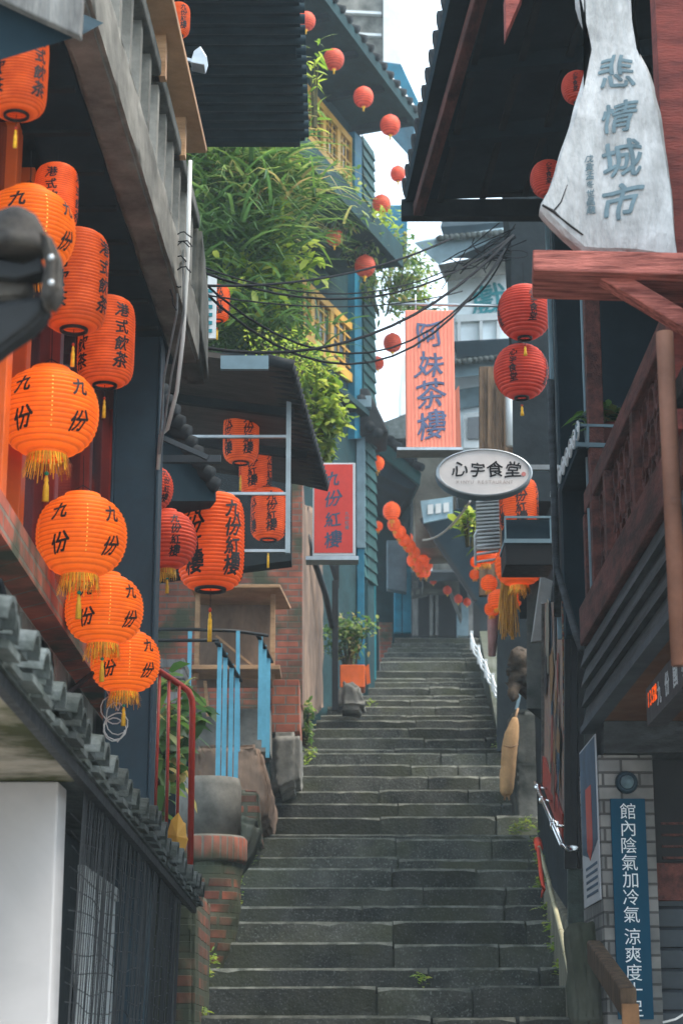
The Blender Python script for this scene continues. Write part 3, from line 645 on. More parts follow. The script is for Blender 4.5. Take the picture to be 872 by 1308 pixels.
# loose cables over the tiled roof
R = random.Random(8)
for i, (pts, r, m, lb) in enumerate([
    ([(0, 742, 5.2), (24, 830, 5.8), (48, 893, 6.4), (80, 842+50, 7.0), (118, 860, 7.3)], .010, 'cable', 'thick black cable sagging across the old concrete wall under the brick ledge'),
    ([(5, 800, 5.3), (30, 845, 5.8), (60, 880, 6.4), (100, 898, 7.0)], .008, 'cable', 'thin black cable lying just above the tiled eave')]):
    b = MB(); b.tube([P(u, v, Y) for u, v, Y in pts], r, 6); tag(obj('cable', b, m), lb, 'cable')
b = MB(); pts = []
c0 = P(138, 908, 7.45)
for i in range(60):
    a = i*.42; k = .045+.02*math.sin(i*.5); pts.append(c0+V((k*math.cos(a)*.9+.0008*i, .02*math.sin(a*.7), k*math.sin(a)-.0012*i)))
b.tube([P(128, 868, 7.45)]+pts+[P(158, 938, 7.45), P(150, 948, 7.45)], .0026, 5); tag(obj('wire_coil', b, 'cablewhite'), 'thin white wire coiled loosely below the lowest lit lantern', 'wire')

# navy post and beam
b = MB(); x1 = P(203, 600, 8).x; x0 = P(146, 600, 8).x
b.bb((x0, 8, -1.0), (x1-.012, 8.16, 3.0)); b.bb((x1-.012, 7.99, -1.0), (x1, 8.17, 3.0)); b.bb((x0-.012, 7.99, -1.0), (x0, 8.17, 3.0))
tag(obj('steel_post', b, 'navy', bev=.004), 'tall navy steel post holding up the concrete balcony, lanterns hung beside it', 'post')
b = MB(); b.bb((P(-40, 600, 7).x, 7, 1.64), (P(17, 600, 7).x, 7.08, 2.99))
tag(obj('steel_post', b, 'navy'), 'dark steel post behind the leftmost lanterns at the frame edge', 'post')

# ================================================================== LEFT: the concrete balcony overhead
t = thing('concrete_balcony', 'weathered concrete balcony with slanting balusters and timber handrail overhead, top left', 'balcony', (-1.1, 6.5, 3))
A = V((-.78, 4.2, 3.0)); B_ = V((-.645, 8.35, 3.0)); dr = (B_-A).normalized(); nrm = V((dr.y, -dr.x, 0))
def alg(s_, off=0, z=0): return A+dr*s_+nrm*off+V((0, 0, z))
L = (B_-A).length
b = MB(); b.hexa([alg(0, -.12), alg(L, -.12), alg(L), alg(0), alg(0, -.12, .24), alg(L, -.12, .24), alg(L, 0, .24), alg(0, 0, .24)]); obj('edge_beam', b, 'conc', t, bev=.014, rough=.01, cell=.09)
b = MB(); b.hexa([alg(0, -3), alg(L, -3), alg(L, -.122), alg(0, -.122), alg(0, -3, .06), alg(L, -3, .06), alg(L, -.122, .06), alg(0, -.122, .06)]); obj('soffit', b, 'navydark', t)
b = MB()
for i in range(13): s_ = .25+i*.31; b.hexa([alg(s_, -3, -.014), alg(s_+.03, -3, -.014), alg(s_+.03, -.13, -.014), alg(s_, -.13, -.014), alg(s_, -3, -.001), alg(s_+.03, -3, -.001), alg(s_+.03, -.13, -.001), alg(s_, -.13, -.001)])
pieces('soffit_batten', b, 'darkwood', t)
for i in range(16):
    s_ = .5+i*.25; bl = MB(); bl.bar(alg(s_, -.06, .24), alg(s_+.02, -.06, .66), .05, .06, side=dr); obj('baluster', bl, 'conc', t)
b = MB(); b.hexa([alg(.2, -.11, .66), alg(L, -.11, .66), alg(L, -.01, .66), alg(.2, -.01, .66), alg(.2, -.11, .73), alg(L, -.11, .73), alg(L, -.01, .73), alg(.2, -.01, .73)]); obj('top_rail', b, 'concdark', t, bev=.01)
b = MB(); b.hexa([alg(.2, -.10, .84), alg(L-.42, -.10, .84), alg(L-.42, .06, .84), alg(.2, .06, .84), alg(.2, -.1, .875), alg(L-.42, -.1, .875), alg(L-.42, .06, .875), alg(.2, .06, .875)]); obj('handrail', b, 'tan', t, bev=.006)
for s_ in (.6, 1.3, 2.0, 2.7, 3.4):
    c = MB(); c.bar(alg(s_, -.02, .66), alg(s_, -.02, .84), .05, .05, side=dr); obj('handrail_block', c, 'tan', t)
zp = P(250, 478, 8.6).z-3.0
b = MB(); b.hexa([alg(L+.002, -.12, zp+.12), alg(L+.42, -.12, zp), alg(L+.42, 0, zp), alg(L+.002, 0, zp+.12), alg(L+.002, -.12, .7), alg(L+.42, -.12, .42), alg(L+.42, 0, .42), alg(L+.002, 0, .7)])
obj('end_pier', b, 'concdark', t, bev=.02, rough=.012)
# floodlight on the handrail
t = thing('floodlight', 'grey metal floodlight on a short arm at the balcony handrail', 'floodlight', P(250, 72, 8.2))
b = MB(); c = P(253, 72, 8.2); b.prism([c+V(q) for q in ((-.035, 0, -.03), (.03, 0, -.045), (.042, 0, .0), (.01, 0, .055), (-.02, 0, .03))], (0, .09, 0)); obj('lamp_head', b, 'steel', t, bev=.004)
b = MB(); b.bar(c+V((-.09, .05, .02)), c+V((-.02, .05, 0)), .015, .015); obj('arm', b, 'steel', t)

# dark roof sheet overhead
t = thing('sheet_roof', 'dark corrugated metal roof overhang seen from below, above the grasses', 'roof', (-.6, 11, 5.9))
xr = P(395, 178, 12).x; z = P(395, 180, 12).z
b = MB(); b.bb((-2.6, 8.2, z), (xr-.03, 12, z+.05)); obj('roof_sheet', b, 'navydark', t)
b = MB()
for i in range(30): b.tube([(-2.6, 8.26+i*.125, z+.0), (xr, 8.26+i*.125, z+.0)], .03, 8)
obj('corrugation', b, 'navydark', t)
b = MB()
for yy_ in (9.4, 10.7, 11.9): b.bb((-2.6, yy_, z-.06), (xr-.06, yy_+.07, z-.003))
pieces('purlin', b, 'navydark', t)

# near roof corner, out of focus, and spotlight
t = thing('plank_eave', 'pale grey plank corner of a near eave cutting the top left of the view', 'eave', P(20, 30, 4))
pts = [P(-40, -60, 4.0), P(112, -60, 4.0), P(100, 46, 4.0), P(88, 43, 4.0)]
b = MB(); b.prism([P(-60, -40, 4.0), P(110, -60, 4.0), P(103, 46, 4.0), P(20, 8, 4.0), P(-60, -30, 4.0)], (0, .03, 0)); obj('board', b, 'greywood', t, bev=.004)
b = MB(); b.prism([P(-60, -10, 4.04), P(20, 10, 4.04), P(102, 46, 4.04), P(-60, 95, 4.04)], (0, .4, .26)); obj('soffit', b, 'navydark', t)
t = thing('spotlight', 'blurred grey spotlight on a black bracket close at the left edge', 'spotlight', P(20, 350, 3))
def along(mb, prof, c, ax, seg=20):
    q = ax.to_track_quat('Z', 'Y').to_matrix(); tmp = MB(); tmp.lathe(prof, seg=seg)
    mb.v, mb.f, mb.sm = mb.v+[V(c)+q @ p for p in tmp.v], mb.f+[tuple(i+len(mb.v) for i in f) for f in tmp.f], mb.sm+tmp.sm; return mb
b = MB(); c = P(20, 322, 3.0); b.lathe([(.046, -.004), (.052, -.002), (.053, .01), (.049, .02), (.046, .045), (.036, .066), (.018, .078), (.001, .08)], c, 26); obj('lamp_hood', b, 'lens', t, bev=.001, rough=.01, cell=.014)
b = MB(); b.prism([P(q, r, 2.97) for q, r in ((50, 288), (64, 296), (75, 325), (75, 372), (63, 392), (51, 380), (57, 340))], (0, .05, 0)); obj('side_plate', b, 'lens', t, bev=.008, rough=.008, cell=.014)
b = MB(); b.prism([P(q, r, 2.99) for q, r in ((-20, 326), (30, 336), (52, 326), (56, 346), (20, 356), (-20, 350))], (0, .05, 0)); obj('clamp', b, 'black', t, bev=.004)
b = MB(); b.prism([P(q, r, 3.0) for q, r in ((-20, 388), (34, 380), (60, 376), (60, 398), (38, 420), (-20, 462))], (0, .05, 0)); obj('bracket', b, 'black', t, bev=.006, rough=.006, cell=.014)
b = MB(); b.prism([P(q, r, 3.01) for q, r in ((-20, 352), (28, 352), (46, 362), (30, 380), (-20, 384))], (0, .04, 0)); obj('base_block', b, 'lens', t, bev=.006, rough=.008, cell=.014)
b = MB()
for q, r in ((66, 330), (66, 362)): along(b, [(.005, 0), (.005, .006), (.001, .007)], P(q, r, 2.97), V((0, -1, 0)), 8)
obj('bolt', b, 'steel', t)

# ================================================================== LEFT: side terraces beside the stairs
def tb(name, label, cat, u0, v0, u1, v1, Y, D, m, bev=.01, rz=0, zb=None):
    """a box whose front face fills the given outline at depth Y"""
    p = P(u0, v1, Y); q = P(u1, v0, Y); b = MB(); z0 = min(p.z, q.z) if zb is None else zb
    b.bb((p.x, Y, z0), (q.x, Y+D, P((u0+u1)/2, v0, Y).z)); o = obj(name, b, m, bev=bev)
    return tag(o, label, cat) if label else o
# mossy brick footing nearest
b = MB(); b.prism([P(222, 1140, 10.2), P(250, 1130, 10.2), P(247, 1330, 10.2), P(220, 1330, 10.2)], (0, 1.2, 0)); tag(obj('brick_pier', b, 'mossbrick', bev=.02, rough=.014), 'mossy old red brick pier at the foot of the stairs under the tile eave end', 'pier')
c = P(268, 1100, 13.2); t = thing('round_pier', 'rounded brick and render pier with a soldier course band beside the steps', 'pier', (c.x, c.y, -1))
cc = V((P(262, 1060, 13.3).x, 13.6, 0)); r_ = P(312, 1060, 13.3).x-cc.x
zt = P(262, 988, 13.3).z; zm = P(262, 1066, 13.3).z; zl = P(262, 1098, 13.3).z
b = MB(); b.lathe([(r_*.86, zm), (r_*.86, zt-.06), (r_*.8, zt)], cc, 28); obj('rendered_top', b, 'conc', t)
b = MB(); b.lathe([(r_*1.0, zl), (r_*1.03, zl+.02), (r_*1.03, zm-.01), (r_*.95, zm+.012)], cc, 28); obj('brick_band', b, brick_mat('soldier_brick', (.3, .085, .05), (.2, .06, .04), (.15, .14, .12), bw=.07, bh=.4, ms=.008, moss=.4, off=0), t)
b = MB(); b.lathe([(r_*.62, -1.5), (r_*.66, zl-.7), (r_*.82, zl-.4), (r_*.9, zl-.1), (r_*.92, zl)], cc, 28); obj('brick_drum', b, 'mossbrick', t, bev=.001, rough=.035, cell=.05)
b = MB(); b.prism([P(300, 1040, 14.6), P(336, 1048, 14.6), P(322, 1090, 14.6), P(300, 1120, 14.6)], (0, .5, 0)); tag(obj('stone_kerb', b, 'concmoss', bev=.05, rough=.03, cell=.05), 'mossy rounded stone block between round pier and steps', 'kerb')
# brown render and brick under the blue railing
Yb = 16.6
b = MB(); b.prism([P(248, 952, Yb), P(330, 950, Yb), P(346, 1010, Yb), P(342, 1048, Yb), P(248, 1060, Yb)], (0, 1.6, 0)); tag(obj('terrace_wall', b, 'plaster', bev=.03, rough=.035, cell=.06), 'crumbling brown rendered terrace wall under the blue railing', 'wall')
b = MB(); b.prism([P(303, 1008, Yb-.5), P(330, 1010, Yb-.5), P(334, 1080, Yb-.5), P(303, 1080, Yb-.5)], (0, .45, 0)); tag(obj('brick_step', b, 'mossbrick', bev=.02, rough=.02, cell=.05), 'small mossy brick stack under the terrace wall beside steps', 'step')
b = MB(); b.prism([P(345, 935, 18.3), P(383, 932, 18.3), P(382, 1000, 18.3), P(352, 1015, 18.3), P(345, 1000, 18.3)], (0, 1.5, 0)); tag(obj('concrete_plinth', b, 'conc', bev=.05, rough=.035, cell=.06), 'pale rough concrete plinth carrying the orange brick pier', 'plinth')
b = MB(); b.prism([P(347, 868, 18.4), P(382, 868, 18.4), P(383, 934, 18.4), P(347, 936, 18.4)], (0, 1.2, 0)); tag(obj('brick_pier', b, 'orangebrick', bev=.006), 'bright orange brick pier on the pale concrete plinth', 'pier')
b = MB(); b.prism([P(195, 600, 19.0), P(386, 600, 19.0), P(386, 900, 19.0), P(195, 960, 19.0)], (0, 3, 0)); tag(obj('brick_wall', b, 'redbrick'), 'red brick wall behind the wooden hutch and glass frame', 'wall')
b = MB(); b.prism([P(383, 640, 19.1), P(405, 650, 21), P(412, 700, 21.6), P(413, 905, 21.6), P(383, 935, 19.1)], (-.5, .6, 0)); tag(obj('rendered_wall', b, 'plaster', bev=.02, rough=.02), 'tall narrow brown rendered wall between brick wall and black pipe frame', 'wall')
b = MB(); b.prism([P(195, 905, 17.8), P(345, 905, 17.8), P(345, 960, 17.8), P(195, 960, 17.8)], (0, .5, 0)); tag(obj('low_wall', b, 'conc'), 'low grey rendered wall behind the blue railing bars', 'wall')
# red railing
t = thing('red_railing', 'red painted pipe railing with bent corner above the tile eave', 'railing', P(220, 1080, 10))
g_ = lambda u, v, Y=10.0: P(u, v, Y)
b = MB(); b.tube([g_(160, 828, 9.6), g_(200, 855, 9.8), g_(232, 876), g_(241, 883), g_(245, 893), g_(246, 905), g_(243, 1110)], .017, 10); obj('top_rail', b, 'redpaint', t)
for u, v, ub, vb, Y in ((204, 862, 197, 1075, 9.83), (216, 868, 212, 1090, 9.9), (229, 876, 226, 1100, 9.97), (192, 855, 186, 1070, 9.75)):
    q = MB(); q.tube([g_(u, v, Y), g_(ub, vb, Y)], .0085, 8); obj('baluster', q, 'redpaint', t)
# blue railings
for nm, spec, lb in (('a', [(281, 822, 1000, 15.4), (288, 834, 1006, 15.6), (296, 848, 1010, 15.8), (303, 862, 1022, 16.0)], 'blue painted steel railing of four flat bars in front of the hutch'),
                     ('b', [(333, 812, 945, 16.9), (338, 824, 955, 17.05), (343, 838, 968, 17.2)], 'blue painted steel railing of close set bars beside the orange brick pier'),
                     ('c', [(243, 806, 890, 17.2)], 'single blue steel upright left of the hutch')):
    t = thing('blue_railing', lb, 'railing', P(spec[0][0], spec[0][2], spec[0][3]), 'blue railings around the terrace')
    for u, v, vb, Y in spec:
        q = MB(); p = P(u, v, Y); p2 = P(u, vb, Y); p2.x = p.x; q.bar(p2, p, .036, .014, side=(1, .15, 0)); obj('upright', q, 'bluerail', t)
    if len(spec) > 1:
        q = MB(); q.bar(P(spec[0][0]-4, spec[0][1]-2, spec[0][3]-.08), P(spec[-1][0]+4, spec[-1][1]+8, spec[-1][3]+.08), .035, .02); obj('top_rail', q, 'darkwood', t)
b = MB(); b.tube([P(200, 804, 16.5), P(248, 804, 16.5), P(300, 806, 16.6), P(342, 812, 16.8)], .016, 6); b.tube([P(196, 818, 16.4), P(280, 818, 16.4)], .016, 6); tag(obj('rail_pipe', b, 'black'), 'thin dark pipes crossing in front of the hutch', 'pipe')
p = P(304, 806, 16.4); b = MB(); b.bar(P(304, 960, 16.4), p, .032, .02); tag(obj('blue_post', b, 'bluerail'), 'tall blue steel post rising between the two blue railings', 'post')
# wooden hutch
Yh = 17.4; t = thing('wooden_hutch', 'open timber hutch with flat plank roof and counter on the left terrace', 'hutch', P(310, 870, Yh))
b = MB(); b.hexa([P(248, 772, Yh-.05), P(374, 796, Yh-.05), P(366, 752, Yh+.75), P(250, 752, Yh+.75)]+[P(248, 764, Yh-.05), P(376, 790, Yh-.05), P(366, 748, Yh+.75), P(250, 748, Yh+.75)]) if False else None
za = P(310, 756, Yh).z; xa = P(250, 756, Yh).x; xb = P(362, 756, Yh).x
b.hexa([(xa-.03, Yh-.3, za-.03), (xb-.02, Yh-.3, za-.03), (xb+.05, Yh+.7, za-.01), (xa, Yh+.7, za-.01), (xa-.03, Yh-.3, za), (xb-.02, Yh-.3, za), (xb+.05, Yh+.7, za+.02), (xa, Yh+.7, za+.02)]); obj('roof', b, 'tan', t, bev=.004)
b = MB()
for i in range(4): b.bb((xa+.27, Yh-.1+i*.1, za+.003+.022*i), (xb-.08-.01*i, Yh+.12+i*.1, za+.02+.022*i))
pieces('roof_slat', b, 'tan', t, .003)
for u in (252, 348):
    q = MB(); x = P(u, 800, Yh).x; q.bb((x-.02, Yh-.02, P(u, 868, Yh).z), (x+.025, Yh+.025, za-.02)); obj('post', q, 'tan', t, bev=.003)
zc = P(310, 856, Yh).z; b = MB(); b.bb((xa-.02, Yh-.2, zc-.03), (xb-.02, Yh+.3, zc+.01)); obj('counter', b, 'tan', t, bev=.004)
b = MB(); b.bar(P(262, 870, Yh), P(266, 915, Yh), .03, .03); b.bar(P(276, 812, Yh+.1), P(322, 850, Yh+.1), .03, .02); b.bar(P(262, 850, Yh+.1), P(256, 860, Yh+.1), .03, .02); pieces('brace', b, 'tan', t)
b = MB(); b.bb((xa, Yh+.32, zc-.1), (xb-.1, Yh+.35, za-.05)); obj('back_board', b, 'plaster', t)
# crate left of hutch
t = thing('grey_crate', 'grey wooden crate on the terrace behind the red railing', 'crate', P(218, 870, 16.2))
x0, x1 = P(203, 850, 16.2).x, P(236, 850, 16.2).x
for k, (v0, v1) in enumerate(((842, 852), (855, 866), (869, 880), (884, 898))):
    q = MB(); q.bb((x0, 16.2, P(218, v1, 16.2).z), (x1, 16.22, P(218, v0, 16.2).z)); q.bb((x1-.015, 16.225, P(218, v1, 16.2).z), (x1, 16.7, P(218, v0, 16.2).z)); obj('slat', q, 'greywood', t)
q = MB()
for x in (x0+.01, x1-.03): q.bb((x, 16.225, P(218, 900, 16.2).z), (x+.02, 16.24, P(218, 840, 16.2).z))
pieces('corner_post', q, 'greywood', t)
# steel and glass frame with sheet roof
Yg = 11.0; t = thing('glass_screen', 'steel framed glass screen with red lanterns behind it', 'glass screen', P(300, 708, Yg))
b = MB(); p = P(369, 486, Yg); q = P(369, 706, Yg); b.bb((p.x-.014, Yg, q.z), (p.x+.014, Yg+.03, p.z)); obj('upright', b, mat('pale_blue_steel', (.35, .43, .47), .5, .2, 6, .1), t)
for v, u0 in ((488, 240), (557, 232), (630, 290), (703, 306)):
    q = MB(); pa, pb = P(u0, v, Yg), P(366, v, Yg); q.bb((pa.x, Yg+.002, pa.z-.008), (pb.x, Yg+.025, pa.z+.008)); obj('rail', q, 'steel', t)
b = MB(); b.bb((P(240, 600, Yg).x, Yg+.012, P(300, 700, Yg).z), (P(363, 600, Yg).x, Yg+.016, P(300, 490, Yg).z)); obj('pane', b, 'glass', t)
b = MB(); b.bb((P(196, 586, 8.3).x, 8.3, P(200, 590, 8.3).z), (P(282, 586, 8.3).x, 8.33, P(200, 581, 8.3).z)); b.bar(P(200, 556, 8.27), P(266, 585, 8.28), .022, .022); tag(obj('awning_bracket', b, 'shutter'), 'grey steel bracket with diagonal strut reaching out from the navy post', 'bracket')
t = thing('lean_to_roof', 'brown metal lean-to roof with beaded edge over the glass screen', 'roof', P(330, 560, 11))
za = P(368, 470, 10.4).z; xa = P(368, 470, 10.4).x; C2 = P(414, 624, 12.8)
b = MB(); b.hexa([(-2.2, 10.4, za+.28), (xa, 10.4, za), C2, (-2.2, 12.8, C2.z+.32), (-2.2, 10.4, za+.31), (xa, 10.4, za+.03), C2+V((0, 0, .03)), (-2.2, 12.8, C2.z+.35)]); obj('roof_sheet', b, mat('brown_roof_underside', (.085, .07, .06), .7, .35, 2.5, .3, stretch=(1, 6, 1)), t)
b = MB()
for i in range(26):
    s_ = i/25; c = V((xa, 10.4, za))*(1-s_)+C2*s_; b.tube([c+V((.03, 0, .012)), c+V((-.12, 0, .05))], .034, 8)
obj('edge_tile', b, 'tiledark', t)
b = MB(); b.bb((P(282, 468, 10.38).x, 10.36, za-.02), (P(343, 468, 10.38).x, 10.39, za+.06)); obj('flashing', b, 'bluegrey', t)
b = MB()
for s_ in (.3, .65): c = V((xa, 10.4, za))*(1-s_)+C2*s_; b.bar(c+V((-.04, 0, -.03)), c+V((-1.3, 0, .14)), .05, .05)
pieces('rafter', b, 'darkwood', t)
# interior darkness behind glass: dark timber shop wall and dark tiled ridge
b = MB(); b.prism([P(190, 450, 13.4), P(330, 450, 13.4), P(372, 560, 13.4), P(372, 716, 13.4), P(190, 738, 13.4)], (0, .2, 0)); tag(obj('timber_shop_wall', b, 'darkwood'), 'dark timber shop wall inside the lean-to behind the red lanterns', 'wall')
t = thing('ridge_tiles', 'chain of rounded black ridge tiles sloping down beside the navy post', 'roof', P(240, 560, 9.6))
b = MB()
for i in range(11):
    u = 204+7.4*i; v = 490+13.2*i; p = P(u, v, 9.4+.04*i); b.tube([p+V((-.0, -.03, 0)), p+V((-.25, .05, .12))], .04+.004*(i % 2), 10)
obj('ridge', b, 'tiledark', t)
b = MB(); b.prism([P(190, 500, 9.5), P(204, 500, 9.5), P(276, 628, 9.8), P(276, 640, 9.8), P(190, 640, 9.5)], (-.1, .5, .05)); obj('roof_slope', b, 'navydark', t)
# black pipe frame and red sign
t = thing('pipe_frame', 'black pipe handrail and posts rising beside the upper steps', 'railing', P(425, 905, 16.5))
b = MB(); b.tube([P(392, 684, 20), P(404, 724, 20.2), P(416, 760, 20.6), P(424, 800, 21)], .035, 8); obj('rail', b, 'black', t)
b = MB(); b.bar(P(428, 908, 21.1), P(428, 742, 21.1), .07, .06); obj('post', b, 'black', t, bev=.005)
b = MB(); b.bar(P(414, 690, 21), P(430, 745, 21.1), .045, .045); b.bar(P(430, 752, 21.1), P(430, 700, 21.1), .05, .03); pieces('brace', b, 'black', t)
Ys = 14.0; t = thing('shop_sign', 'upright red lightbox sign with white rim reading 九份紅樓 beside lean-to roof', 'sign', P(427, 715, Ys))
p, q = P(399, 710, Ys), P(454, 591, Ys); b = MB(); b.bb((p.x, Ys, p.z), (q.x, Ys+.12, q.z)); obj('box', b, 'alu', t, bev=.006)
b = MB(); b.bb((p.x+.012, Ys-.004, p.z+.022), (q.x-.022, Ys, q.z-.014)); obj('face', b, 'signred', t)
c = (p+q)/2; W_ = q.x-p.x
b = MB(); write(b, '九份紅樓', lambda x, y: V((c.x-.01+x, Ys-.007, c.z+y)), .12, .158, .018, True, flat=V((0, 1, 0))); obj('lettering', b, 'inkblue', t)
b = MB(); write(b, '九份紅樓', lambda x, y: V((c.x+.095+x, Ys-.007, c.z-.09+y)), .03, .036, .01, flat=V((0, 1, 0))); obj('small_lettering', b, 'inkgrey', t)
b = MB(); b.bb((p.x-.05, Ys-.02, p.z-.035), (q.x+.02, Ys+.14, p.z-.006)); obj('bracket', b, 'steel', t)
# white plaque by the balcony end
t = thing('white_plaque', 'small white striped plaque hanging by the balcony end among cables', 'plaque', P(270, 410, 9.6))
p, q = P(264, 432, 9.6), P(277, 352, 9.6); b = MB(); b.bb((p.x, 9.6, p.z), (q.x, 9.62, q.z)); obj('board', b, 'offwhite', t)
b = MB()
for i in range(6): b.bb((p.x+.002, 9.594, p.z+.03+.045*i), (p.x+.028, 9.598, p.z+.05+.045*i))
obj('stripe', b, 'teal', t)
# ================================================================== LEFT FAR: the teal house with yellow windows
TO = V((.44, 25.5, 0)); TD = V((.353, .936, 0)); TN = V((.936, -.353, 0))
def T(u, v, off=0): o = TO+TN*off; return PW(u, v, (o.x, o.y), (TD.x, TD.y))
def TQ(pts, off, th=.05): return [T(u, v, off) for u, v in pts], -TN*th
def tp(mb, pts, off, th=.05): a, o = TQ(pts, off, th); mb.prism(a, o); return mb
t = thing('teal_house', 'tall dark teal wooden tea house with yellow framed windows and planted ledges', 'house', (.2, 21, 1.5))
b = MB(); o = TO-TD*9; e = TO+TD*.0; b.hexa([(o.x-2, o.y+.4, 0), (o.x, o.y, 0), (e.x, e.y, 0), (e.x-2, e.y+1, 0), (o.x-2, o.y+.4, 12.4), (o.x, o.y, 12.4), (e.x, e.y, 12.4), (e.x-2, e.y+1, 12.4)]); obj('wall', b, 'tealdark', t)
# upper roof: soffit slab from wall out to the eave line
za = (T(535, 146, .9).z+T(440, 46, .9).z)/2
E1 = T(535, 146, .9); E1.z = za; E0 = E1-TD*12
b = MB()
b.hexa([E0-TN*2.5, E0, E1, E1-TN*2.5, E0-TN*2.5+V((0, 0, 1.1)), E0+V((0, 0, .07)), E1+V((0, 0, .07)), E1-TN*2.5+V((0, 0, 1.1))]); obj('upper_roof', b, 'tealdark', t)
b = MB(); b.hexa([E0-TN*.06+V((0, 0, -.06)), E0+TN*.02+V((0, 0, -.06)), E1+TN*.02+V((0, 0, -.06)), E1-TN*.06+V((0, 0, -.06)), E0-TN*.06+V((0, 0, .1)), E0+TN*.02+V((0, 0, .1)), E1+TN*.02+V((0, 0, .1)), E1-TN*.06+V((0, 0, .1))]); obj('fascia', b, 'tealdark', t)
b = MB()
for i in range(46): c = E1-TD*(i*.26); b.tube([c+TN*.06+V((0, 0, .1)), c-TN*.5+V((0, 0, .34))], .055, 8)
obj('eave_tile', b, 'tiledark', t)
b = MB()
for i in range(12): c = E1-TD*(.3+i*1.0); b.hexa([c-TN*.9+V((0, 0, -.08)), c-TN*.08+V((0, 0, -.08)), c-TN*.08+TD*.08+V((0, 0, -.08)), c-TN*.9+TD*.08+V((0, 0, -.08)), c-TN*.9+V((0, 0, -.002)), c-TN*.08+V((0, 0, -.002)), c-TN*.08+TD*.08+V((0, 0, -.002)), c-TN*.9+TD*.08+V((0, 0, -.002))])
pieces('rafter', b, 'navydark', t)
def window(tl, tr, br, bl, cols, off=.06, label=None):
    """a yellow frame on the teal wall: corners in the photo; posts, rails, muntins and dark panes"""
    A_, B2, C_, D_ = [T(*q, off) for q in (tl, tr, br, bl)]
    zt = (A_.z+B2.z)/2; zb = (C_.z+D_.z)/2
    s0 = (A_-TO).dot(TD); s1 = (B2-TO).dot(TD); O = TO+TN*off
    def pt(s_, z, o=0): return V(((O+TD*s_+TN*o).x, (O+TD*s_+TN*o).y, z))
    def rect(mb, a, c, z0, z1, o0, o1): mb.hexa([pt(a, z0, o0), pt(a, z0, o1), pt(c, z0, o1), pt(c, z0, o0), pt(a, z1, o0), pt(a, z1, o1), pt(c, z1, o1), pt(c, z1, o0)])
    f_ = MB(); n = len(cols)-1
    rect(f_, s0, s1, zt-.1, zt, -.06, .004); rect(f_, s0, s1, zb, zb+.12, -.06, .006)
    for c in cols: x = s0+(s1-s0)*c; rect(f_, x-.06, x+.06, zb+.122, zt-.102, -.06, .0)
    fo = obj('window', f_, 'yellow', t)
    mu = MB(); pa = MB()
    for c, d in zip(cols, cols[1:]):
        a = s0+(s1-s0)*c+.062; e_ = s0+(s1-s0)*d-.062
        for k in (1, 2): x = a+(e_-a)*k/3; rect(mu, x-.012, x+.012, zb+.122, zt-.102, -.036, -.02)
        for k in (1, 2, 3): z = zb+(zt-zb)*k/4; rect(mu, a, e_, z-.012, z+.012, -.036, -.018)
        rect(pa, a, e_, zb+.122, zt-.102, -.05, -.036)
    obj('muntin', mu, 'yellow', fo); obj('pane', pa, 'dglass', fo)
    return s0, s1, zb, zt
window((392, 112), (450, 172), (450, 240), (392, 183), [0, .38, .7, 1])
window((376, 340), (452, 418), (452, 490), (376, 424), [.02, .3, .62, 1])
b = MB(); tp(b, [(453, 168), (462, 178), (462, 560), (453, 560)], .1, .12); obj('corner_post', b, 'blue', t)
b = MB()
for k in range(40):                                     # lapped boards at the corner bay
    z = 6.0+k*.16; q0 = T(462, 300, .03); q1 = TO+TD*.05
    b.hexa([V((q0.x, q0.y, z)), V((q0.x, q0.y, z))+TN*.035, V((q1.x, q1.y, z))+TN*.035, V((q1.x, q1.y, z)), V((q0.x, q0.y, z+.158)), V((q0.x, q0.y, z+.158))+TN*.008, V((q1.x, q1.y, z+.158))+TN*.008, V((q1.x, q1.y, z+.158))])
obj('lapped_board', b, 'tealmid', t)
# planted ledge between the storeys
zl = (T(478, 286, .95).z+T(400, 195, .95).z)/2; L1 = T(480, 288, .95); L1.z = zl; L1 = L1+TD*.9; L0 = L1-TD*9
def tslab(mb, a, e, o0, o1, z0, z1):
    mb.hexa([a+TN*o0+V((0, 0, z0)), a+TN*o1+V((0, 0, z0)), e+TN*o1+V((0, 0, z0)), e+TN*o0+V((0, 0, z0)), a+TN*o0+V((0, 0, z1)), a+TN*o1+V((0, 0, z1)), e+TN*o1+V((0, 0, z1)), e+TN*o0+V((0, 0, z1))]); return mb
b = MB(); tslab(b, L0, L1, -1.2, 0, -.22, 0); obj('ledge', b, 'tealdark', t)
b = MB(); tslab(b, L0, L1, .001, .05, -.24, .06); obj('planter_board', b, 'tealdark', t)
# second ledge below lower windows, with rail pipe
zl2 = T(452, 500, .3).z; M1 = TO+TN*.0; M1 = V((M1.x, M1.y, zl2)); M0 = M1-TD*8
b = MB(); tslab(b, M0, M1, 0, .22, -.08, 0); obj('sill', b, 'tealdark', t)
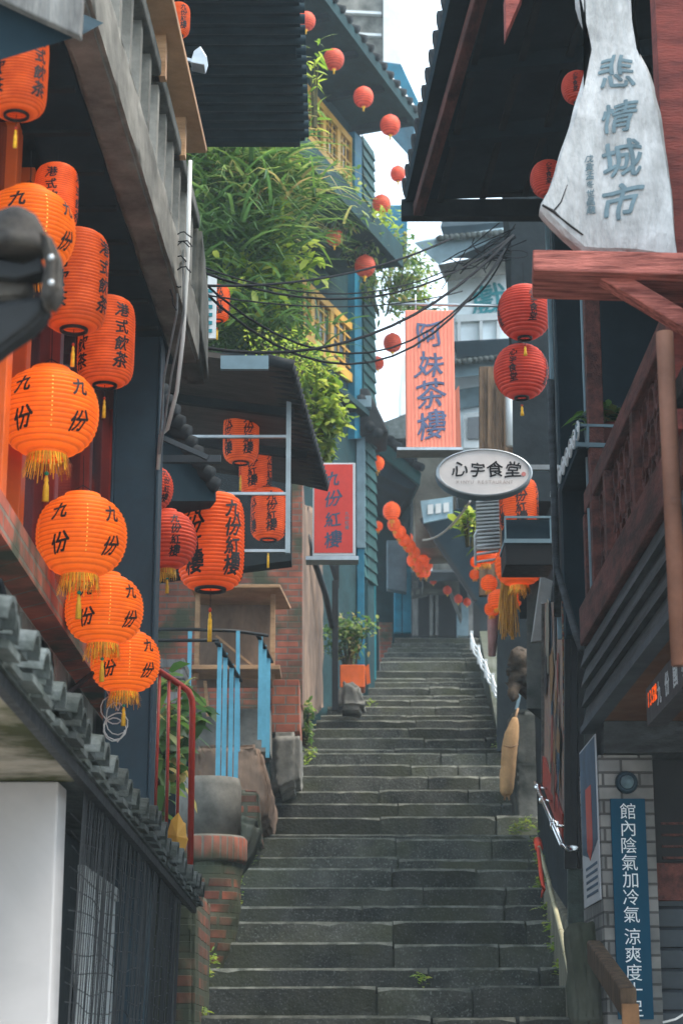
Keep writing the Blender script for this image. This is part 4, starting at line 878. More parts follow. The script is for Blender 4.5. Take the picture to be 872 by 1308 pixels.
# dark lower storey, porch roof, teal columns
b = MB(); b.prism([P(425, 500, 24.7), P(470, 495, 24.7), P(497, 552, 24.7), P(430, 560, 24.7)], (0, 1.2, .1)); obj('porch_roof', b, 'tiledark', t, bev=.03)
b = MB()
for i in range(6): p = P(428+11*i, 508+9*i if i > 3 else 510, 24.6); b.tube([p, p+V((0, .6, .2))], .07, 8)
obj('porch_tile', b, 'tiledark', t)
b = MB(); b.prism([P(430, 505, 24.6), P(474, 505, 24.6), P(474, 520, 24.6), P(430, 520, 24.6)], (0, .2, 0)); obj('porch_beam', b, 'bluegrey', t, bev=.01)
b = MB(); b.bb((P(428, 850, 25.1).x, 25.1, 3.6), (P(470, 850, 25.1).x, 25.3, P(440, 500, 25.1).z)); obj('shop_front', b, 'tealdark', t)
b = MB()
for k in range(17):
    z = P(440, 840, 25.0).z+k*.13; b.hexa([(P(434, 700, 25.0).x, 25.05, z), (P(434, 700, 25.0).x, 25.0, z), (P(458, 700, 25.0).x, 25.0, z), (P(458, 700, 25.0).x, 25.05, z)]+[(P(434, 700, 25.0).x, 25.05, z+.125), (P(434, 700, 25.0).x, 25.03, z+.125), (P(458, 700, 25.0).x, 25.03, z+.125), (P(458, 700, 25.0).x, 25.05, z+.125)])
obj('lapped_board', b, 'teal', t)
for u0, u1, m, v0, v1, Y in ((455, 466, 'bluegrey', 545, 700, 24.8), (456, 465, 'blue', 700, 860, 24.82), (467, 479, 'teal', 600, 868, 25.9)):
    b = MB(); p, q = P(u0, v1, Y), P(u1, v0, Y); b.bb((p.x, Y, p.z), (q.x, Y+.12, q.z)); obj('column', b, m, t, bev=.008)
# ---- neighbouring dark green porch and blue doors farther up
t = thing('green_porch_house', 'dark house with green fascia porch and bright blue doors up the steps', 'house', (.6, 26, 4.9))
b = MB(); b.prism([P(474, 548, 27.2), P(538, 604, 27.2), P(536, 620, 27.2), P(474, 572, 27.2)], (-.1, 1.6, .1)); obj('fascia', b, 'tealmid', t, bev=.01)
b = MB(); b.prism([P(470, 552, 27.3), P(536, 618, 27.3), P(524, 625, 27.3), P(470, 600, 27.3)], (-.3, 3, .1)); obj('porch_soffit', b, 'navydark', t)
b = MB()
for i in range(7): p = P(479+9.6*i, 548+8.8*i, 27.2); b.tube([p+V((.03, -.06, .02)), p+V((-.4, .2, .3))], .06, 8)
obj('porch_tile', b, 'tiledark', t)
b = MB(); b.prism([P(478, 600, 29.4), P(524, 600, 29.4), P(524, 870, 29.4), P(478, 870, 29.4)], (0, .5, 0)); obj('wall', b, 'tealdark', t)
b = MB(); b.prism([P(494, 690, 28.8), P(519, 690, 28.8), P(519, 756, 28.8), P(494, 752, 28.8)], (0, .2, 0)); obj('hanging_panel', b, 'bluegrey', t, bev=.01)
for u0, u1 in ((503, 513), (514, 525)):
    b = MB(); b.prism([P(u0, 700, 29.1), P(u1, 700, 29.1), P(u1, 808, 29.1), P(u0, 808, 29.1)], (0, .1, 0)); obj('door', b, 'door', t, bev=.01)
b = MB(); b.prism([P(484, 795, 28.6), P(501, 795, 28.6), P(500, 866, 28.6), P(485, 868, 28.6)], (0, .4, 0)); obj('brick_pier', b, 'redbrick', t)
# planter box and stone by the columns
t = thing('planter_trough', 'orange planter trough with bushy green plant below the teal columns', 'planter', P(450, 876, 23.1))
p, q = P(434, 878, 23.0), P(466, 849, 23.0); b = MB(); b.bb((p.x, 23.0, p.z), (q.x, 23.4, q.z)); obj('trough', b, 'orangeframe', t, bev=.01)
b = MB(); b.prism([P(431, 905, 22.2), P(433, 870, 22.2), P(445, 866, 22.2), P(458, 876, 22.2), P(466, 895, 22.2), P(466, 906, 22.2)], (0, .6, 0)); tag(obj('boulder', b, 'conc', bev=.06, rough=.05, cell=.06), 'rounded grey stone block below the orange planter trough', 'stone')
b = MB(); b.prism([P(466, 852, 23.8), P(471, 848, 23.8), P(473, 872, 23.8), P(468, 874, 23.8)], (0, .04, 0)); tag(obj('small_banner', b, 'orangeframe'), 'narrow orange cloth strip beside the planter trough', 'banner')

# ---- far roof-level things at the top: pale tower and teal balcony
t = thing('pale_tower', 'pale weathered white building top rising behind the teal house roof', 'building', (0, 34, 8))
b = MB(); b.prism([P(405, -60, 34), P(489, -60, 34), P(489, 88, 34), P(472, 70, 34), P(405, 5, 34)], (0, 2, 0)); obj('wall', b, 'conc', t)
b = MB(); b.prism([P(489.5, -60, 33.8), P(512, -60, 33.8), P(512, 140, 33.8), P(489.5, 110, 33.8)], (0, 1, 0)); obj('column', b, 'offwhite', t)
b = MB()
for v in (12, 40): b.prism([P(425, v, 33.9), P(487, v+3, 33.9), P(487, v+6, 33.9), P(425, v+3, 33.9)], (0, .1, 0))
obj('moulding', b, 'offwhite', t)
t = thing('teal_balcony', 'blue green balcony box with white railing above the teal roof corner', 'balcony', P(510, 120, 28))
b = MB(); b.prism([P(484, 78, 28), P(512, 82, 28), P(534, 130, 28), P(530, 150, 28), P(484, 100, 28)], (0, 1.5, 0)); obj('parapet', b, 'blue', t)
b = MB()
for i in range(9): b.tube([P(500+4*i, 100+5.2*i, 27.9), P(500+4*i, 112+5.2*i, 27.9)], .02, 5)
b.tube([P(498, 98, 27.9), P(534, 144, 27.9)], .03, 5); obj('railing', b, 'alu', t)
t = thing('curved_balcony', 'curved white railed balcony with blue wall behind the planted ledge', 'balcony', P(500, 320, 29))
b = MB(); b.prism([P(484, 262, 30), P(520, 262, 30), P(520, 309, 30), P(484, 305, 30)], (0, .3, 0)); obj('wall', b, 'blue', t)
b = MB(); rail = [P(482+6*i, 299+1.2*i*i*.5, 29) for i in range(8)]; b.tube(rail, .022, 6); b.tube([p+V((0, 0, -.36)) for p in rail], .02, 6)
for p in rail: b.tube([p, p+V((0, 0, -.36))], .013, 5)
obj('railing', b, 'alu', t)

# ================================================================== PLANTS
def leaf(mb, p, dr_, L, W, droop=.3, seg=3, R=random):
    """one leaf blade: a folded strip that narrows to a point"""
    d = V(dr_).normalized(); up = V((0, 0, 1)); s_ = d.cross(up)
    s_ = s_.normalized() if s_.length > .01 else V((1, 0, 0))
    s_ = (s_*math.cos(R.uniform(-.9, .9))+s_.cross(d)*R.uniform(-.6, .6)).normalized()
    vs_ = []; fs = []
    for i in range(seg+1):
        q = i/seg; w_ = W*(math.sin(math.pi*(.12+.88*q))**.8 if seg > 2 else (1-q))*.5; c = p+d*L*q+V((0, 0, -droop*L*q*q))
        vs_ += [c-s_*max(w_, .0006), c+s_*max(w_, .0006)]
    for i in range(seg): fs.append((2*i, 2*i+1, 2*i+3, 2*i+2))
    mb.add(vs_, fs)
def bush(name, label, cat, c, rad_, n, L, W, m, seed, droop=.4, clumps=9, group=None, stems=True, up=.2, shapef=None):
    R = random.Random(seed); c = V(c); rx, ry, rz = rad_
    base = c+V((0, 0, -rz)); t = thing(name, label, cat, base, group)
    cl = [V((R.gauss(0, .45)*rx, R.gauss(0, .45)*ry, R.uniform(-.8, .9)*rz)) for _ in range(clumps)]
    b = MB(); sb = MB()
    for k in cl:
        if stems: sb.tube([base+V((k.x*.3, k.y*.3, 0)), c+V((k.x*.7, k.y*.7, k.z*.4)), c+k], [.012, .008, .004], 5)
    for i in range(n):
        k = cl[i % clumps]; p = c+k+V((R.gauss(0, .3)*rx, R.gauss(0, .3)*ry, R.gauss(0, .28)*rz))
        d = V((R.gauss(0, 1), R.gauss(0, 1)-.3, R.gauss(up, .6)))
        leaf(b, p, d, L*R.uniform(.6, 1.3), W*R.uniform(.6, 1.2), droop, 3, R)
    obj('foliage', b, m, t)
    if stems: obj('stem', sb, 'stem', t)
    return t
# the grassy bank above the lean-to roof: earth bank, grass clumps, broad leaved shrubs
b = MB(); b.prism([P(236, 160, 15.5), P(375, 160, 15.5), P(385, 300, 15.5), P(388, 480, 15.5), P(236, 480, 15.5)], (-.4, 3, 0)); tag(obj('bank_wall', b, mat('dark_earth_bank', (.02, .03, .014), .95, scale=3)), 'dark overgrown earth bank behind the tall grasses', 'bank')
def grassclump(label, c, n, spread, L, seed, m='leafA'):
    R = random.Random(seed); c = V(c); t = thing('tall_grass', label, 'grass', c, 'tall grasses on the bank'); b = MB()
    for i in range(n):
        p = c+V((R.gauss(0, spread), R.gauss(0, .25), R.gauss(0, spread*.7))); a = R.uniform(0, 6.28)
        d = V((math.cos(a)*.75+.15, math.sin(a)*.5-.45, R.uniform(.35, 1.1))); l_ = L*R.uniform(.5, 1.25); w_ = R.uniform(.016, .036)
        d.normalize(); s_ = d.cross(V((0, 0, 1))).normalized(); vs_ = []; fs = []
        for k in range(7):
            q = k/6; ww = w_*(1-q**1.7)*.5+.0008; cc_ = p+d*l_*q+V((d.x*.25, d.y*.25, -1))*(.75*l_*q*q*R.uniform(.9, 1.1))
            vs_ += [cc_-s_*ww, cc_+s_*ww]
        for k in range(6): fs.append((2*k, 2*k+1, 2*k+3, 2*k+2))
        b.add(vs_, fs)
    obj('blades', b, m, t); return t
grassclump('arching clump of long green grass highest on the bank, under the sheet roof', P(285, 215, 14.8), 560, .25, .7, 1)
grassclump('dense arching grass clump in the middle of the bank', P(312, 265, 14.6), 560, .24, .75, 2)
grassclump('long drooping grass clump above the cables next to the balcony end', P(285, 320, 14.4), 420, .24, .8, 3, 'leafC')
grassclump('grass clump with blades arching out over the alley', P(336, 250, 14.9), 300, .17, .6, 4)
grassclump('short grass clump on the roof edge above the lean-to', P(310, 420, 14.2), 320, .28, .55, 5, 'leafC')
bush('leafy_shrub', 'bright broad leaved shrub in the middle of the bank among grasses', 'shrub', P(330, 370, 14.2), (.3, .35, .35), 420, .14, .05, 'leafB', 11)
bush('leafy_shrub', 'bright green shrub at the top right of the bank', 'shrub', P(338, 205, 14.8), (.2, .3, .2), 420, .13, .04, 'leafB', 12)
bush('leafy_shrub', 'yellow green shrub on the right of the bank by lower yellow window', 'shrub', P(346, 330, 14.6), (.12, .3, .35), 380, .17, .045, 'leafB', 13)
bush('leafy_shrub', 'dark leafy shrub at the top left of the bank by the balcony', 'shrub', P(265, 215, 14.6), (.28, .3, .5), 600, .12, .035, 'leafC', 14)
bush('leafy_shrub', 'dark shrub low on the bank behind the narrow red lantern', 'shrub', P(300, 420, 14.5), (.45, .3, .3), 600, .11, .035, 'leafC', 15)
bush('bamboo_sprig', 'thin bamboo sprig with pale long leaves at the sheet roof edge', 'bamboo', P(402, 110, 14.5), (.09, .1, .38), 46, .2, .03, 'leafB', 16, .3, 6)
bush('flowering_weed', 'feathery flowering weed in a trough on the lean-to roof', 'weed', P(365, 462, 13.0), (.22, .2, .16), 520, .035, .018, 'leafB', 17, .2, 12)
b = MB(); p, q = P(337, 486, 12.6), P(376, 466, 12.6); b.bb((p.x, 12.6, p.z), (q.x, 12.8, q.z)); tag(obj('plant_trough', b, 'brownwood'), 'brown plant trough holding feathery weeds on the lean-to roof', 'trough')
bush('climbing_vine', 'sunlit yellow green vine hanging from the sill beside the lean-to roof', 'vine', P(408, 510, 15.5), (.24, .2, .36), 950, .085, .055, 'leafB', 18, .5, 12)
bush('climbing_vine', 'lower strand of vine hanging down to the red lightbox sign', 'vine', P(412, 555, 15.6), (.13, .15, .3), 380, .08, .05, 'leafB', 19, .5, 9)
# ferns on the planted ledge
for i, (u, v, Y, rx, rz, lb) in enumerate([(420, 240, 19, .35, .2, 'small ferns on the planted ledge below the upper yellow window'), (445, 270, 19.6, .4, .2, 'leafy ferns in the middle of the planted ledge'), (470, 300, 20.4, .38, .26, 'bushy ferns at the right end of the planted ledge'), (432, 292, 19.3, .3, .22, 'hanging ferns over the ledge edge near a small lantern'), (505, 345, 21.5, .5, .32, 'dense creeper hanging from the curved balcony'), (528, 372, 22.4, .3, .25, 'pale creeper tuft above the salmon sign'), (490, 375, 21.5, .4, .3, 'shaded creeper under the curved balcony'), (458, 318, 20, .3, .25, 'creeper strands trailing below the planted ledge'), (540, 392, 22.8, .25, .2, 'last creeper tuft right of the curved balcony, against the sky'), (512, 318, 21.8, .3, .2, 'creeper tuft growing over the white curved railing')]):
    bush('ledge_fern', lb, 'fern', P(u, v, Y*1.155), (rx, .3, rz), 420, .1, .045, 'leafB' if i in (1, 2, 5) else 'leafA', 30+i, .5, 9, 'ferns on the teal house ledges')
bush('planter_bush', 'bushy bright green plant in the orange trough below the teal columns', 'plant', P(446, 822, 23.2), (.22, .2, .26), 800, .07, .04, 'leafA', 51, .4, 12)
bush('wall_creeper', 'small creeper climbing the corner by the pale concrete plinth', 'creeper', P(392, 928, 19.5), (.08, .12, .2), 260, .06, .04, 'leafA', 52, .5, 8)
bush('broadleaf_plant', 'broad leaved green plant growing behind the red railing', 'plant', P(206, 985, 10.5), (.15, .15, .42), 150, .14, .07, 'leafA', 53, .5, 9)
bush('broadleaf_plant', 'dark green plant in the gap behind the navy post', 'plant', P(204, 920, 10.9), (.14, .15, .25), 140, .15, .07, 'leafC', 54, .5, 8)
bush('alley_plant', 'pot plant with bright leaves leaning out by the white louvre', 'plant', P(598, 672, 19.5), (.13, .15, .22), 70, .15, .07, 'leafB', 55, .3, 8)
# yellow leaf on the red railing
t = thing('yellow_leaf', 'large dry yellow leaf caught at the foot of the red railing', 'leaf', P(226, 1065, 9.7))
b = MB(); pts = [(226, 1100), (216, 1086), (214, 1066), (219, 1048), (228, 1038), (234, 1050), (237, 1052), (238, 1068), (240, 1072), (236, 1086), (233, 1098)]
c = P(226, 1068, 9.66); vs_ = [P(u, v, 9.7) for u, v in pts]; b.add([c]+vs_, [(0, i+1, (i+1) % len(pts)+1) for i in range(len(pts))]); bo = obj('blade', b, 'leafY', t)
sm = bo.modifiers.new('thick', 'SOLIDIFY'); sm.thickness = .003
b = MB(); b.tube([P(226, 1100, 9.69), P(216, 1076, 9.69), P(201, 1045, 9.72)], .004, 5); obj('stalk', b, 'leafY', t)
# weeds and moss in the joints beside the steps
R = random.Random(77); b = MB()
spots = [(262, 1243, 12), (268, 1225, 10), (300, 1150, 14), (303, 1120, 10), (256, 1296, 8), (322, 1095, 8), (388, 975, 10), (396, 962, 10), (660, 1060, 14), (672, 1050, 12), (690, 1128, 12), (700, 1160, 10), (705, 1185, 12), (712, 1208, 12), (716, 1235, 10), (536, 1250, 5), (690, 1100, 10), (640, 950, 8), (684, 1075, 8), (470, 900, 8), (446, 905, 8), (310, 1080, 10), (270, 1190, 8)]
for u, v, n in spots:
    Y = lerp([(-e, y) for e, y in zip(EV, YS)], -v)-.03
    for i in range(n*5):
        p = P(u+R.gauss(0, 5), v+R.gauss(0, 5), Y+R.uniform(-.04, .05)); leaf(b, p, (R.gauss(0, 1), R.gauss(0, 1)-.4, R.uniform(.1, 1)), R.uniform(.03, .07), R.uniform(.012, .028), .4, 3, R)
wd_ = tag(obj('weeds', b, 'leafB'), kind='stuff')
wd_['label'] = 'small green weeds in the joints along both sides of the steps'; wd_['category'] = 'weeds'
# ================================================================== CENTRE: far houses up the alley
t = thing('theatre_house', 'pale blue house with large 戲 character and dark awnings in the alley centre', 'house', P(600, 500, 27))
b = MB(); b.prism([P(570, 345, 27), P(690, 335, 27), P(690, 600, 27), P(578, 600, 27)], (.3, 3, 0)); obj('wall', b, 'paleblue', t)
b = MB(); write(b, '戲', lambda x, y: P(623, 383, 26.96)+V((x, 0, y)), .46, .5, .014, True, flat=V((0, 1, 0))); obj('lettering', b, 'inkteal', t)
b = MB(); b.prism([P(562, 290, 26.5), P(690, 280, 26.5), P(690, 330, 26.5), P(575, 330, 26.5)], (.1, 1.2, .66)); obj('upper_awning', b, 'navydark', t)
b = MB(); b.prism([P(528, 310, 26.0), P(640, 292, 26.0), P(645, 300, 26.0), P(560, 338, 26.0)], (.2, .9, .44)); obj('upper_soffit', b, 'bluegrey', t)
b = MB()
for i in range(14): p = P(562+7*i, 304-.6*i, 25.9); b.tube([p, p+V((0, .9, .35))], .05, 8)
obj('upper_tile', b, 'tile', t)
b = MB(); b.prism([P(560, 338, 26.6), P(660, 318, 26.6), P(660, 348, 26.6), P(570, 360, 26.6)], (0, .35, .14)); obj('sign_beam', b, 'conc', t)
b = MB(); b.prism([P(582, 402, 26.9), P(660, 398, 26.9), P(660, 407, 26.9), P(582, 411, 26.9)], (0, .08, 0))
for u in (584, 612, 634): b.prism([P(u, 410, 26.9), P(u+4, 410, 26.9), P(u+4, 438, 26.9), P(u, 438, 26.9)], (0, .08, 0))
obj('railing', b, 'alu', t)
b = MB(); b.prism([P(578, 436, 26.7), P(690, 430, 26.7), P(690, 452, 26.7), P(582, 458, 26.7)], (.1, .5, .19)); obj('lower_awning', b, 'navydark', t, bev=.02)
b = MB(); b.prism([P(575, 462, 26.2), P(650, 452, 26.2), P(650, 476, 26.2), P(582, 482, 26.2)], (.1, .7, .25)); obj('lower_soffit', b, 'bluegrey', t)
b = MB()
for i in range(13): p = P(578+7*i, 463-.8*i, 26.0); b.tube([p, p+V((0, .9, .3))], .045, 8)
obj('lower_tile', b, 'tile', t)
b = MB(); b.prism([P(583, 498, 26.8), P(620, 492, 26.8), P(620, 516, 26.8), P(583, 522, 26.8)], (0, .1, 0)); obj('window_band', b, 'bluegrey', t)
w2 = MB(); w2.prism([P(592, 528, 26.8), P(617, 526, 26.8), P(617, 572, 26.8), P(592, 572, 26.8)], (0, .1, 0)); wo = obj('window', w2, 'alu', t)
w3 = MB(); w3.prism([P(597, 533, 26.75), P(613, 532, 26.75), P(613, 560, 26.75), P(597, 560, 26.75)], (0, .04, 0)); obj('pane', w3, 'dglass', wo)
b = MB(); b.prism([P(530, 576, 28.4), P(582, 576, 28.4), P(582, 700, 28.4), P(530, 700, 28.4)], (0, 1, 0)); tag(obj('beige_house', b, 'beige'), 'beige house wall seen between salmon sign and oval sign', 'house')
t = thing('small_blue_sign', 'small pale blue sign board hanging under the beige house wall', 'sign', P(560, 655, 26))
b = MB(); b.prism([P(537, 640, 26), P(578, 634, 26), P(578, 660, 26), P(541, 668, 26)], (0, .05, 0)); obj('board', b, mat('faded_blue_sign', (.26, .38, .44), .6, .3, 4, .1), t)
b = MB()
for i in range(3): b.prism([P(546+10*i, 645-1.2*i, 25.97), P(553+10*i, 644-1.2*i, 25.97), P(553+10*i, 656-1.2*i, 25.97), P(546+10*i, 657-1.2*i, 25.97)], (0, .01, 0))
obj('painted_mark', b, 'offwhite', t)
t = thing('far_awning', 'dark awning sloping down across the far end of the alley', 'awning', P(580, 700, 29))
b = MB(); b.prism([P(538, 662, 27), P(622, 640, 27), P(622, 790, 27), P(607, 770, 27)], P(575, 700, 29.6)-P(575, 700, 27)); obj('sheet', b, 'navydark', t)
b = MB(); b.bar(P(538, 662, 26.95), P(607, 768, 26.95), .06, .06); obj('edge_bar', b, 'black', t)
t = thing('dark_shop', 'dark timber shop front closing the alley above the last steps', 'shop', P(570, 812, 36))
b = MB(); b.prism([P(495, 560, 36), P(645, 560, 36), P(645, 830, 36), P(495, 830, 36)], (0, 1, 0)); obj('wall', b, 'darkwood', t)
b = MB(); b.prism([P(512, 742, 31.2), P(625, 742, 31.2), P(625, 736, 36), P(512, 736, 36)], (0, 0, .15)); obj('porch_roof', b, 'darkwood', t)  # roof made deep to put the shop front behind in shade
b = MB(); b.prism([P(540, 700, 34), P(582, 700, 34), P(590, 790, 34), P(575, 752, 34), P(540, 752, 34)], (0, .5, 0)); obj('gable', b, 'concdark', t)
b = MB()
for u in (530, 552, 556, 600): b.bar(P(u, 742, 35.4), P(u, 812, 35.4), .1, .1)
pieces('post', b, 'greywood', t)
b = MB(); b.prism([P(518, 754, 35), P(546, 748, 35), P(546, 760, 35), P(518, 766, 35)], (0, .1, 0)); obj('sign_board', b, 'concdark', t)
b = MB()
for i in range(3): b.prism([P(523+8*i, 756-2*i, 34.95), P(528+8*i, 755-2*i, 34.95), P(528+8*i, 760-2*i, 34.95), P(523+8*i, 761-2*i, 34.95)], (0, .02, 0))
obj('sign_mark', b, 'conc', t)
b = MB(); b.prism([P(584, 768, 34.6), P(598, 772, 34.6), P(598, 812, 34.6), P(584, 812, 34.6)], (0, .3, 0)); obj('counter', b, 'bluegrey', t)
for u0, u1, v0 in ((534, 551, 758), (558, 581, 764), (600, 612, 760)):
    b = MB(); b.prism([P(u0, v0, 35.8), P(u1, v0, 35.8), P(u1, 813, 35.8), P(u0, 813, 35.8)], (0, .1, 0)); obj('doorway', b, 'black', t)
for u0, u1, v0, v1, m_ in ((527, 533, 690, 742, 'greywood'), (546, 552, 672, 735, 'offwhite'), (604, 611, 700, 738, 'signred')):
    b = MB(); b.prism([P(u0, v0, 33), P(u1, v0, 33), P(u1, v1, 33), P(u0, v1, 33)], (0, .12, 0)); obj('side_board', b, m_, t, bev=.01)
b = MB(); b.prism([P(512, 470, 38), P(520, 440, 38), P(570, 440, 38), P(600, 600, 38), P(512, 600, 38)], (0, 2, 0)); tag(obj('far_white_house', b, 'offwhite'), 'white house wall glimpsed left of the salmon sign far behind', 'house')
b = MB(); b.prism([P(488, 540, 36), P(540, 520, 36), P(560, 600, 36), P(488, 600, 36)], (0, 2, 0)); tag(obj('far_roof', b, 'tile'), 'grey roof slope behind the green porch fascia', 'roof')

# salmon sign across the alley
Ya = 13.6; t = thing('hanging_sign', 'tall salmon pink illuminated sign reading 阿妹茶樓 hanging over the alley', 'sign', P(548, 575, Ya))
p, q = P(519, 572, Ya), P(579, 396, Ya); b = MB(); b.bb((p.x, Ya, p.z), (q.x, Ya+.14, q.z)); obj('box', b, 'signsalmon', t, bev=.006)
b = MB()
for i in range(13): x = p.x+.008+(q.x-p.x-.03)*i/12; b.bb((x, Ya-.004, p.z+.01), (x+.007, Ya-.0005, q.z-.01))
obj('face_rib', b, mat('salmon_rib', (.8, .22, .15), .5, .1, 4, 0), t)
c = (p+q)/2
b = MB(); write(b, '阿妹茶樓', lambda x, y: V((c.x+x, Ya-.007, c.z+y-.01)), .205, .238, .013, True, aspect=.95, flat=V((0, 1, 0))); obj('lettering', b, mat('indigo_ink', (.1, .13, .22), .6, .3, 9, 0), t)
b = MB(); b.bb((p.x-.07, Ya-.03, p.z-.025), (q.x+.05, Ya+.17, p.z-.004)); obj('tray', b, 'steel', t)
b = MB(); b.tube([V((c.x-.1, Ya+.07, q.z)), V((c.x-.1, Ya+.07, q.z+.15))], .008, 6); b.tube([P(500, 388, Ya+.07), P(700, 392, Ya+.07)], .012, 6); obj('hanger', b, 'steel', t)
b = MB(); b.prism([P(586, 492, 13.9), P(589, 575, 13.9), P(580, 575, 13.9), P(580, 500, 13.9)], (0, .05, 0)); obj('side_panel', b, 'signsalmon', t)

# oval sign
Yo = 11.2; t = thing('oval_sign', 'cream oval sign reading 心宇食堂 over small XINYU RESTAURANT lettering', 'sign', P(618, 637, Yo))
c = P(618, 604, Yo); a_ = (P(679, 604, Yo).x-P(557, 604, Yo).x)/2; b_ = a_*.515
ell = lambda k, y=0, dz=0: [c+V((a_*k*math.cos(2*math.pi*i/64), y, b_*k*math.sin(2*math.pi*i/64)+dz)) for i in range(64)]
b = MB(); b.prism(ell(1.0), (0, .11, 0)); obj('box', b, 'bluegrey', t, bev=.008)
b = MB(); e1, e2, e3 = ell(1.01, -.006), ell(.955, -.022), ell(.93, -.006); b.add(e1+e2+e3, [(i, (i+1) % 64, 64+(i+1) % 64, 64+i) for i in range(64)]+[(64+i, 64+(i+1) % 64, 128+(i+1) % 64, 128+i) for i in range(64)], True); obj('rim', b, 'steel', t)
b = MB(); b.prism(ell(.945, -.012), (0, .012, 0)); obj('face', b, 'cream', t)
b = MB(); write(b, '心宇食堂', lambda x, y: V((c.x+.012+x, c.y-.016, c.z+.018+y)), .09, .108, .016, True, horiz=True, flat=V((0, 1, 0))); obj('lettering', b, 'ink', t)
b = MB(); write(b, 'XINYU RESTAURANT', lambda x, y: V((c.x+x, c.y-.016, c.z-.062+y)), .022, .0215, .0, horiz=True, flat=V((0, 1, 0))); obj('small_lettering', b, mat('pale_brown_ink', (.36, .3, .28), .6, .1, 9, 0), t)
b = MB(); k_ = c+V((.235, -.016, -.012)); b.prism([k_+V((.014*math.cos(i*.5), 0, .014*math.sin(i*.5))) for i in range(12)], (0, .003, 0)); obj('red_seal', b, mat('seal_ink', (.55, .2, .18), .6, .1, 9, 0), t)
b = MB(); b.bar(c+V((a_*.8, .06, .05)), V((1.35, Yo+.06, c.z+.05)), .03, .03); obj('arm', b, 'steel', t)

# ================================================================== RIGHT: the near shop house
XR = 1.10
def S(u, v, X=XR): return PX(u, v, X)
t = thing('timber_shop_house', 'dark red timber shop house with lattice balcony and slate siding on right', 'house', (1.8, 8, -1.6))
zs0, zs1, zb1 = 1.40, 1.76, 1.94
b = MB()
for k in range(4):
    z = zs0+k*.09; b.hexa([(XR+.03, 4.5, z), (XR-.012, 4.5, z), (XR-.012, 8.75, z), (XR+.03, 8.75, z), (XR+.03, 4.5, z+.088), (XR+.012, 4.5, z+.088), (XR+.012, 8.75, z+.088), (XR+.03, 8.75, z+.088)])
obj('siding', b, 'siding', t)
b = MB(); b.bb((XR-.02, 4.5, zs0-.03), (XR+.04, 8.76, zs0-.001)); obj('siding_trim', b, 'shutter', t)
b = MB(); b.bb((XR-.015, 4.5, zs1+.003), (XR+.09, 8.7, zb1)); obj('red_beam', b, 'darkred', t, bev=.006)
b = MB(); b.bb((XR+.042, 4.5, zs0-.02), (3.5, 8.45, zs0+.0)); obj('overhang_soffit', b, 'soffwood', t)
b = MB(); b.bb((XR+.045, 8.45, zs0-.16), (3.5, 8.75, zs0-.022)); obj('lintel', b, 'siding', t)
b = MB(); b.bb((XR+.05, 4.5, zs0+.01), (3.5, 8.7, zs1)); obj('floor', b, 'darkwood', t)
b = MB(); b.bb((XR+.01, 4.5, 2.36), (XR+.08, 8.6, 2.46)); obj('balcony_rail', b, 'darkred', t, bev=.008)
for y in (5.6, 6.35, 7.1, 7.9, 8.6):
    q = MB(); q.bb((XR+.012, y, zb1), (XR+.075, y+.07, 2.36)); obj('baluster_post', q, 'darkred', t)
# lattice: rows of pierced tiles
b = MB(); la = MB()
def ring(mb, y, z, r, w_=.022, x=XR+.04, th=.03, n=12):
    o_ = [V((x, y+r*math.cos(2*math.pi*i/n), z+r*math.sin(2*math.pi*i/n))) for i in range(n)]; i_ = [V((x, y+(r-w_)*math.cos(2*math.pi*i/n), z+(r-w_)*math.sin(2*math.pi*i/n))) for i in range(n)]
    off = V((th, 0, 0)); vs_ = o_+i_+[p+off for p in o_]+[p+off for p in i_]; fs = []
    for i in range(n):
        j = (i+1) % n; fs += [(i, j, n+j, n+i), (2*n+j, 2*n+i, 3*n+i, 3*n+j), (i, 2*n+i, 2*n+j, j), (n+i, n+j, 3*n+j, 3*n+i)]
    mb.add(vs_, fs)
for i in range(26):
    for k in range(3):
        ring(la, 4.6+i*.158, zb1+.07+k*.14, .082)
obj('lattice', la, 'darkred', t)
b = MB(); b.bb((1.75, 4.5, zs1), (1.8, 9.6, 4.3)); obj('inner_wall', b, 'navydark', t)
b = MB(); b.bb((XR, 9.35, 1.95), (2.2, 9.45, 4.25)); obj('end_wall', b, 'navydark', t)
for u, y, m, w_ in ((757, 8.3, 'darkred', .07), (703, 9.2, 'bluegrey', .022), (745, 8.5, 'bluegrey', .02)):
    q = MB(); x = P(u, 430, y).x; q.bb((x-w_/2, y, 1.9), (x+w_/2, y+w_, 4.25)); obj('post', q, m, t, bev=.004)
b = MB(); xx = P(703, 500, 9.15).x; b.tube([(xx, 9.15, 3.2), (xx, 9.15, 2.0), P(712, 730, 9.1), P(735, 810, 8.95), P(742, 830, 8.9)], .018, 8); obj('downpipe', b, 'siding', t)
